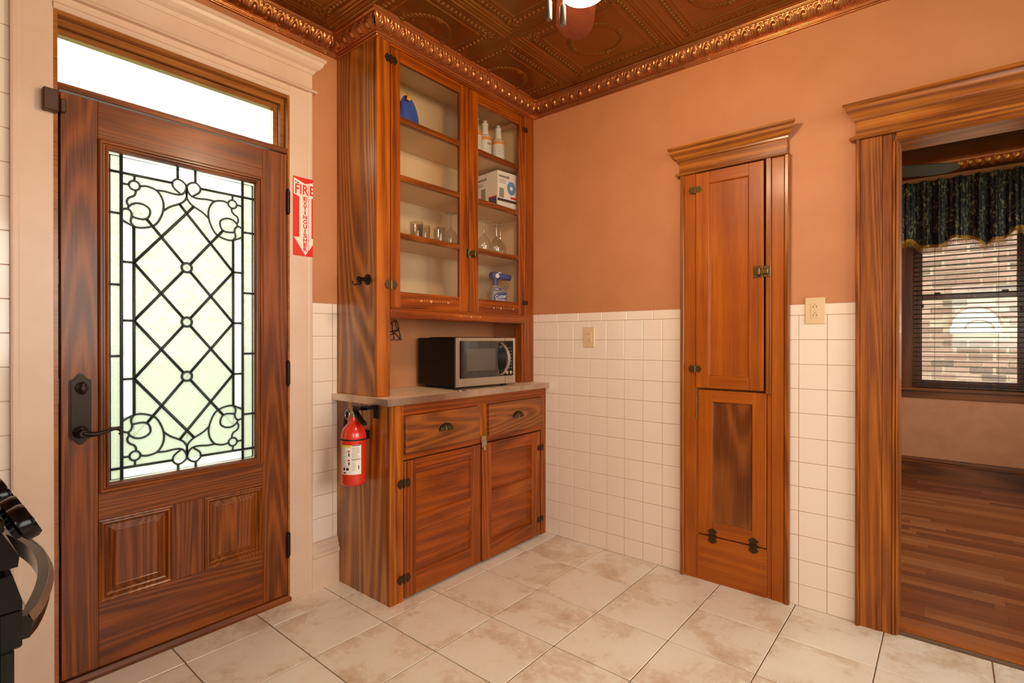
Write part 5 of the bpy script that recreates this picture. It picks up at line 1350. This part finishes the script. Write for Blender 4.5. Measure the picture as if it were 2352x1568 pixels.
# ================================================================== OUTSIDE
gd = MB().box(-9, 7.5, .17, 14, -.46, -.40).box(3.23, 7.5, -9, .17, -.46, -.40).box(-9, 3.23, -14, -4.55, -.46, -.40).box(-9, -3.37, -4.55, .17, -.46, -.40).build('ground', M['grass']); tag(gd, 'lawn around the house seen through the door glass', 'ground', kind='structure')
hg = T('garden_hedge', 'green leafy hedge blurred behind the leaded door glass', 'hedge', (-1.6, 6.0, -.40))
m = MB(); r2 = random.Random(4)
for k in range(5200):
    x, y, z = r2.uniform(-5, 3), 6 + r2.uniform(-.55, .45), -.38 + r2.random() ** 1.5 * 3.4
    a, b = r2.uniform(0, 6.28), r2.uniform(-.9, .9); s = r2.uniform(.05, .10)
    u = Vector((math.cos(a), math.sin(a), b)).normalized() * s; v = u.cross(Vector((0, .3, 1))).normalized() * s * .6; c = Vector((x, y, z))
    m.add([c - u, c - v, c + u, c + v], [(0, 1, 2, 3)])
fo = m.build('foliage', M['leaf'], hg); fo['kind'] = 'stuff'
MB().box(-5, 3, 5.9, 6.1, -.40, .9).build('woody_core', M['grass'], hg)
us = MB().box(-3.37, 3.23, -4.55, .17, CEIL + .125, 5.9).build('added_upper_storey', M['plaster']); tag(us, 'unseen upper storey added above the kitchen to shade the alley', 'building', kind='structure')  # unseen mass added to cut the sky light on the brick wall
# neighbouring brick house
BX = 5.20
nb = T('brick_house_wall', 'old brick wall of the neighbouring house outside the far window', 'building', (BX + .1, -2.6, -.4))
MB().box(BX + .008, BX + .25, -6.5, 1.5, -.40, 6.0).build('mortar_wall', M['mortar'], nb)
bw, bh2 = .205, .066; px_, pz_ = .217, .0765
bm_ = MB().box(0, .03, -bw / 2, bw / 2, -bh2 / 2, bh2 / 2, .004).mesh('brick', M['brick'])
ac_y, ac_z, ac_r = -2.60, 1.37, .215
nbk = 0
for k in range(24):
    z = .56 + pz_ * k
    for j in range(9):
        y = -1.78 - px_ * j - (px_ / 2 if k % 2 else 0)
        if math.hypot(y - ac_y, (z - ac_z)) < ac_r + .07 and z > ac_z - .05: continue
        if abs(y - ac_y) < ac_r + .05 and ac_z - .13 < z <= ac_z - .05: continue
        o = inst('brick', bm_, nb, (BX - .1 - BX + r2.uniform(-.004, .003), y + 2.6 + r2.uniform(-.006, .006), z + .4)); nbk += 1
        o.scale = (1, r2.uniform(.92, 1.02), r2.uniform(.94, 1.03))
# small arched window of that house
P = [(ac_y + ac_r * math.cos(a), ac_z + ac_r * math.sin(a)) for a in [i * math.pi / 20 for i in range(21)]] + [(ac_y - ac_r, ac_z - .09), (ac_y + ac_r, ac_z - .09)]
aw = MB().prism(P, 'x', BX - .02, BX + .03).build('arched_window', M['stone_white'], nb)
m = MB(); m.tube([(BX - .025, ac_y + (ac_r) * math.cos(a), ac_z + (ac_r) * math.sin(a)) for a in [i * math.pi / 20 for i in range(21)]], .018, 6); m.tube([(BX - .025, ac_y + .12 * math.cos(a) - .03, ac_z - .04 + .10 * math.sin(a)) for a in [i * math.pi / 14 for i in range(15)]], .010, 6); m.build('arch_moulding', M['brick'], aw)
for o in list(bpy.data.objects):
    if o.type == 'MESH' and not o.data.materials: print('no material', o.name)
print('bricks', nbk, 'planks', npl, 'objects', len(bpy.data.objects))
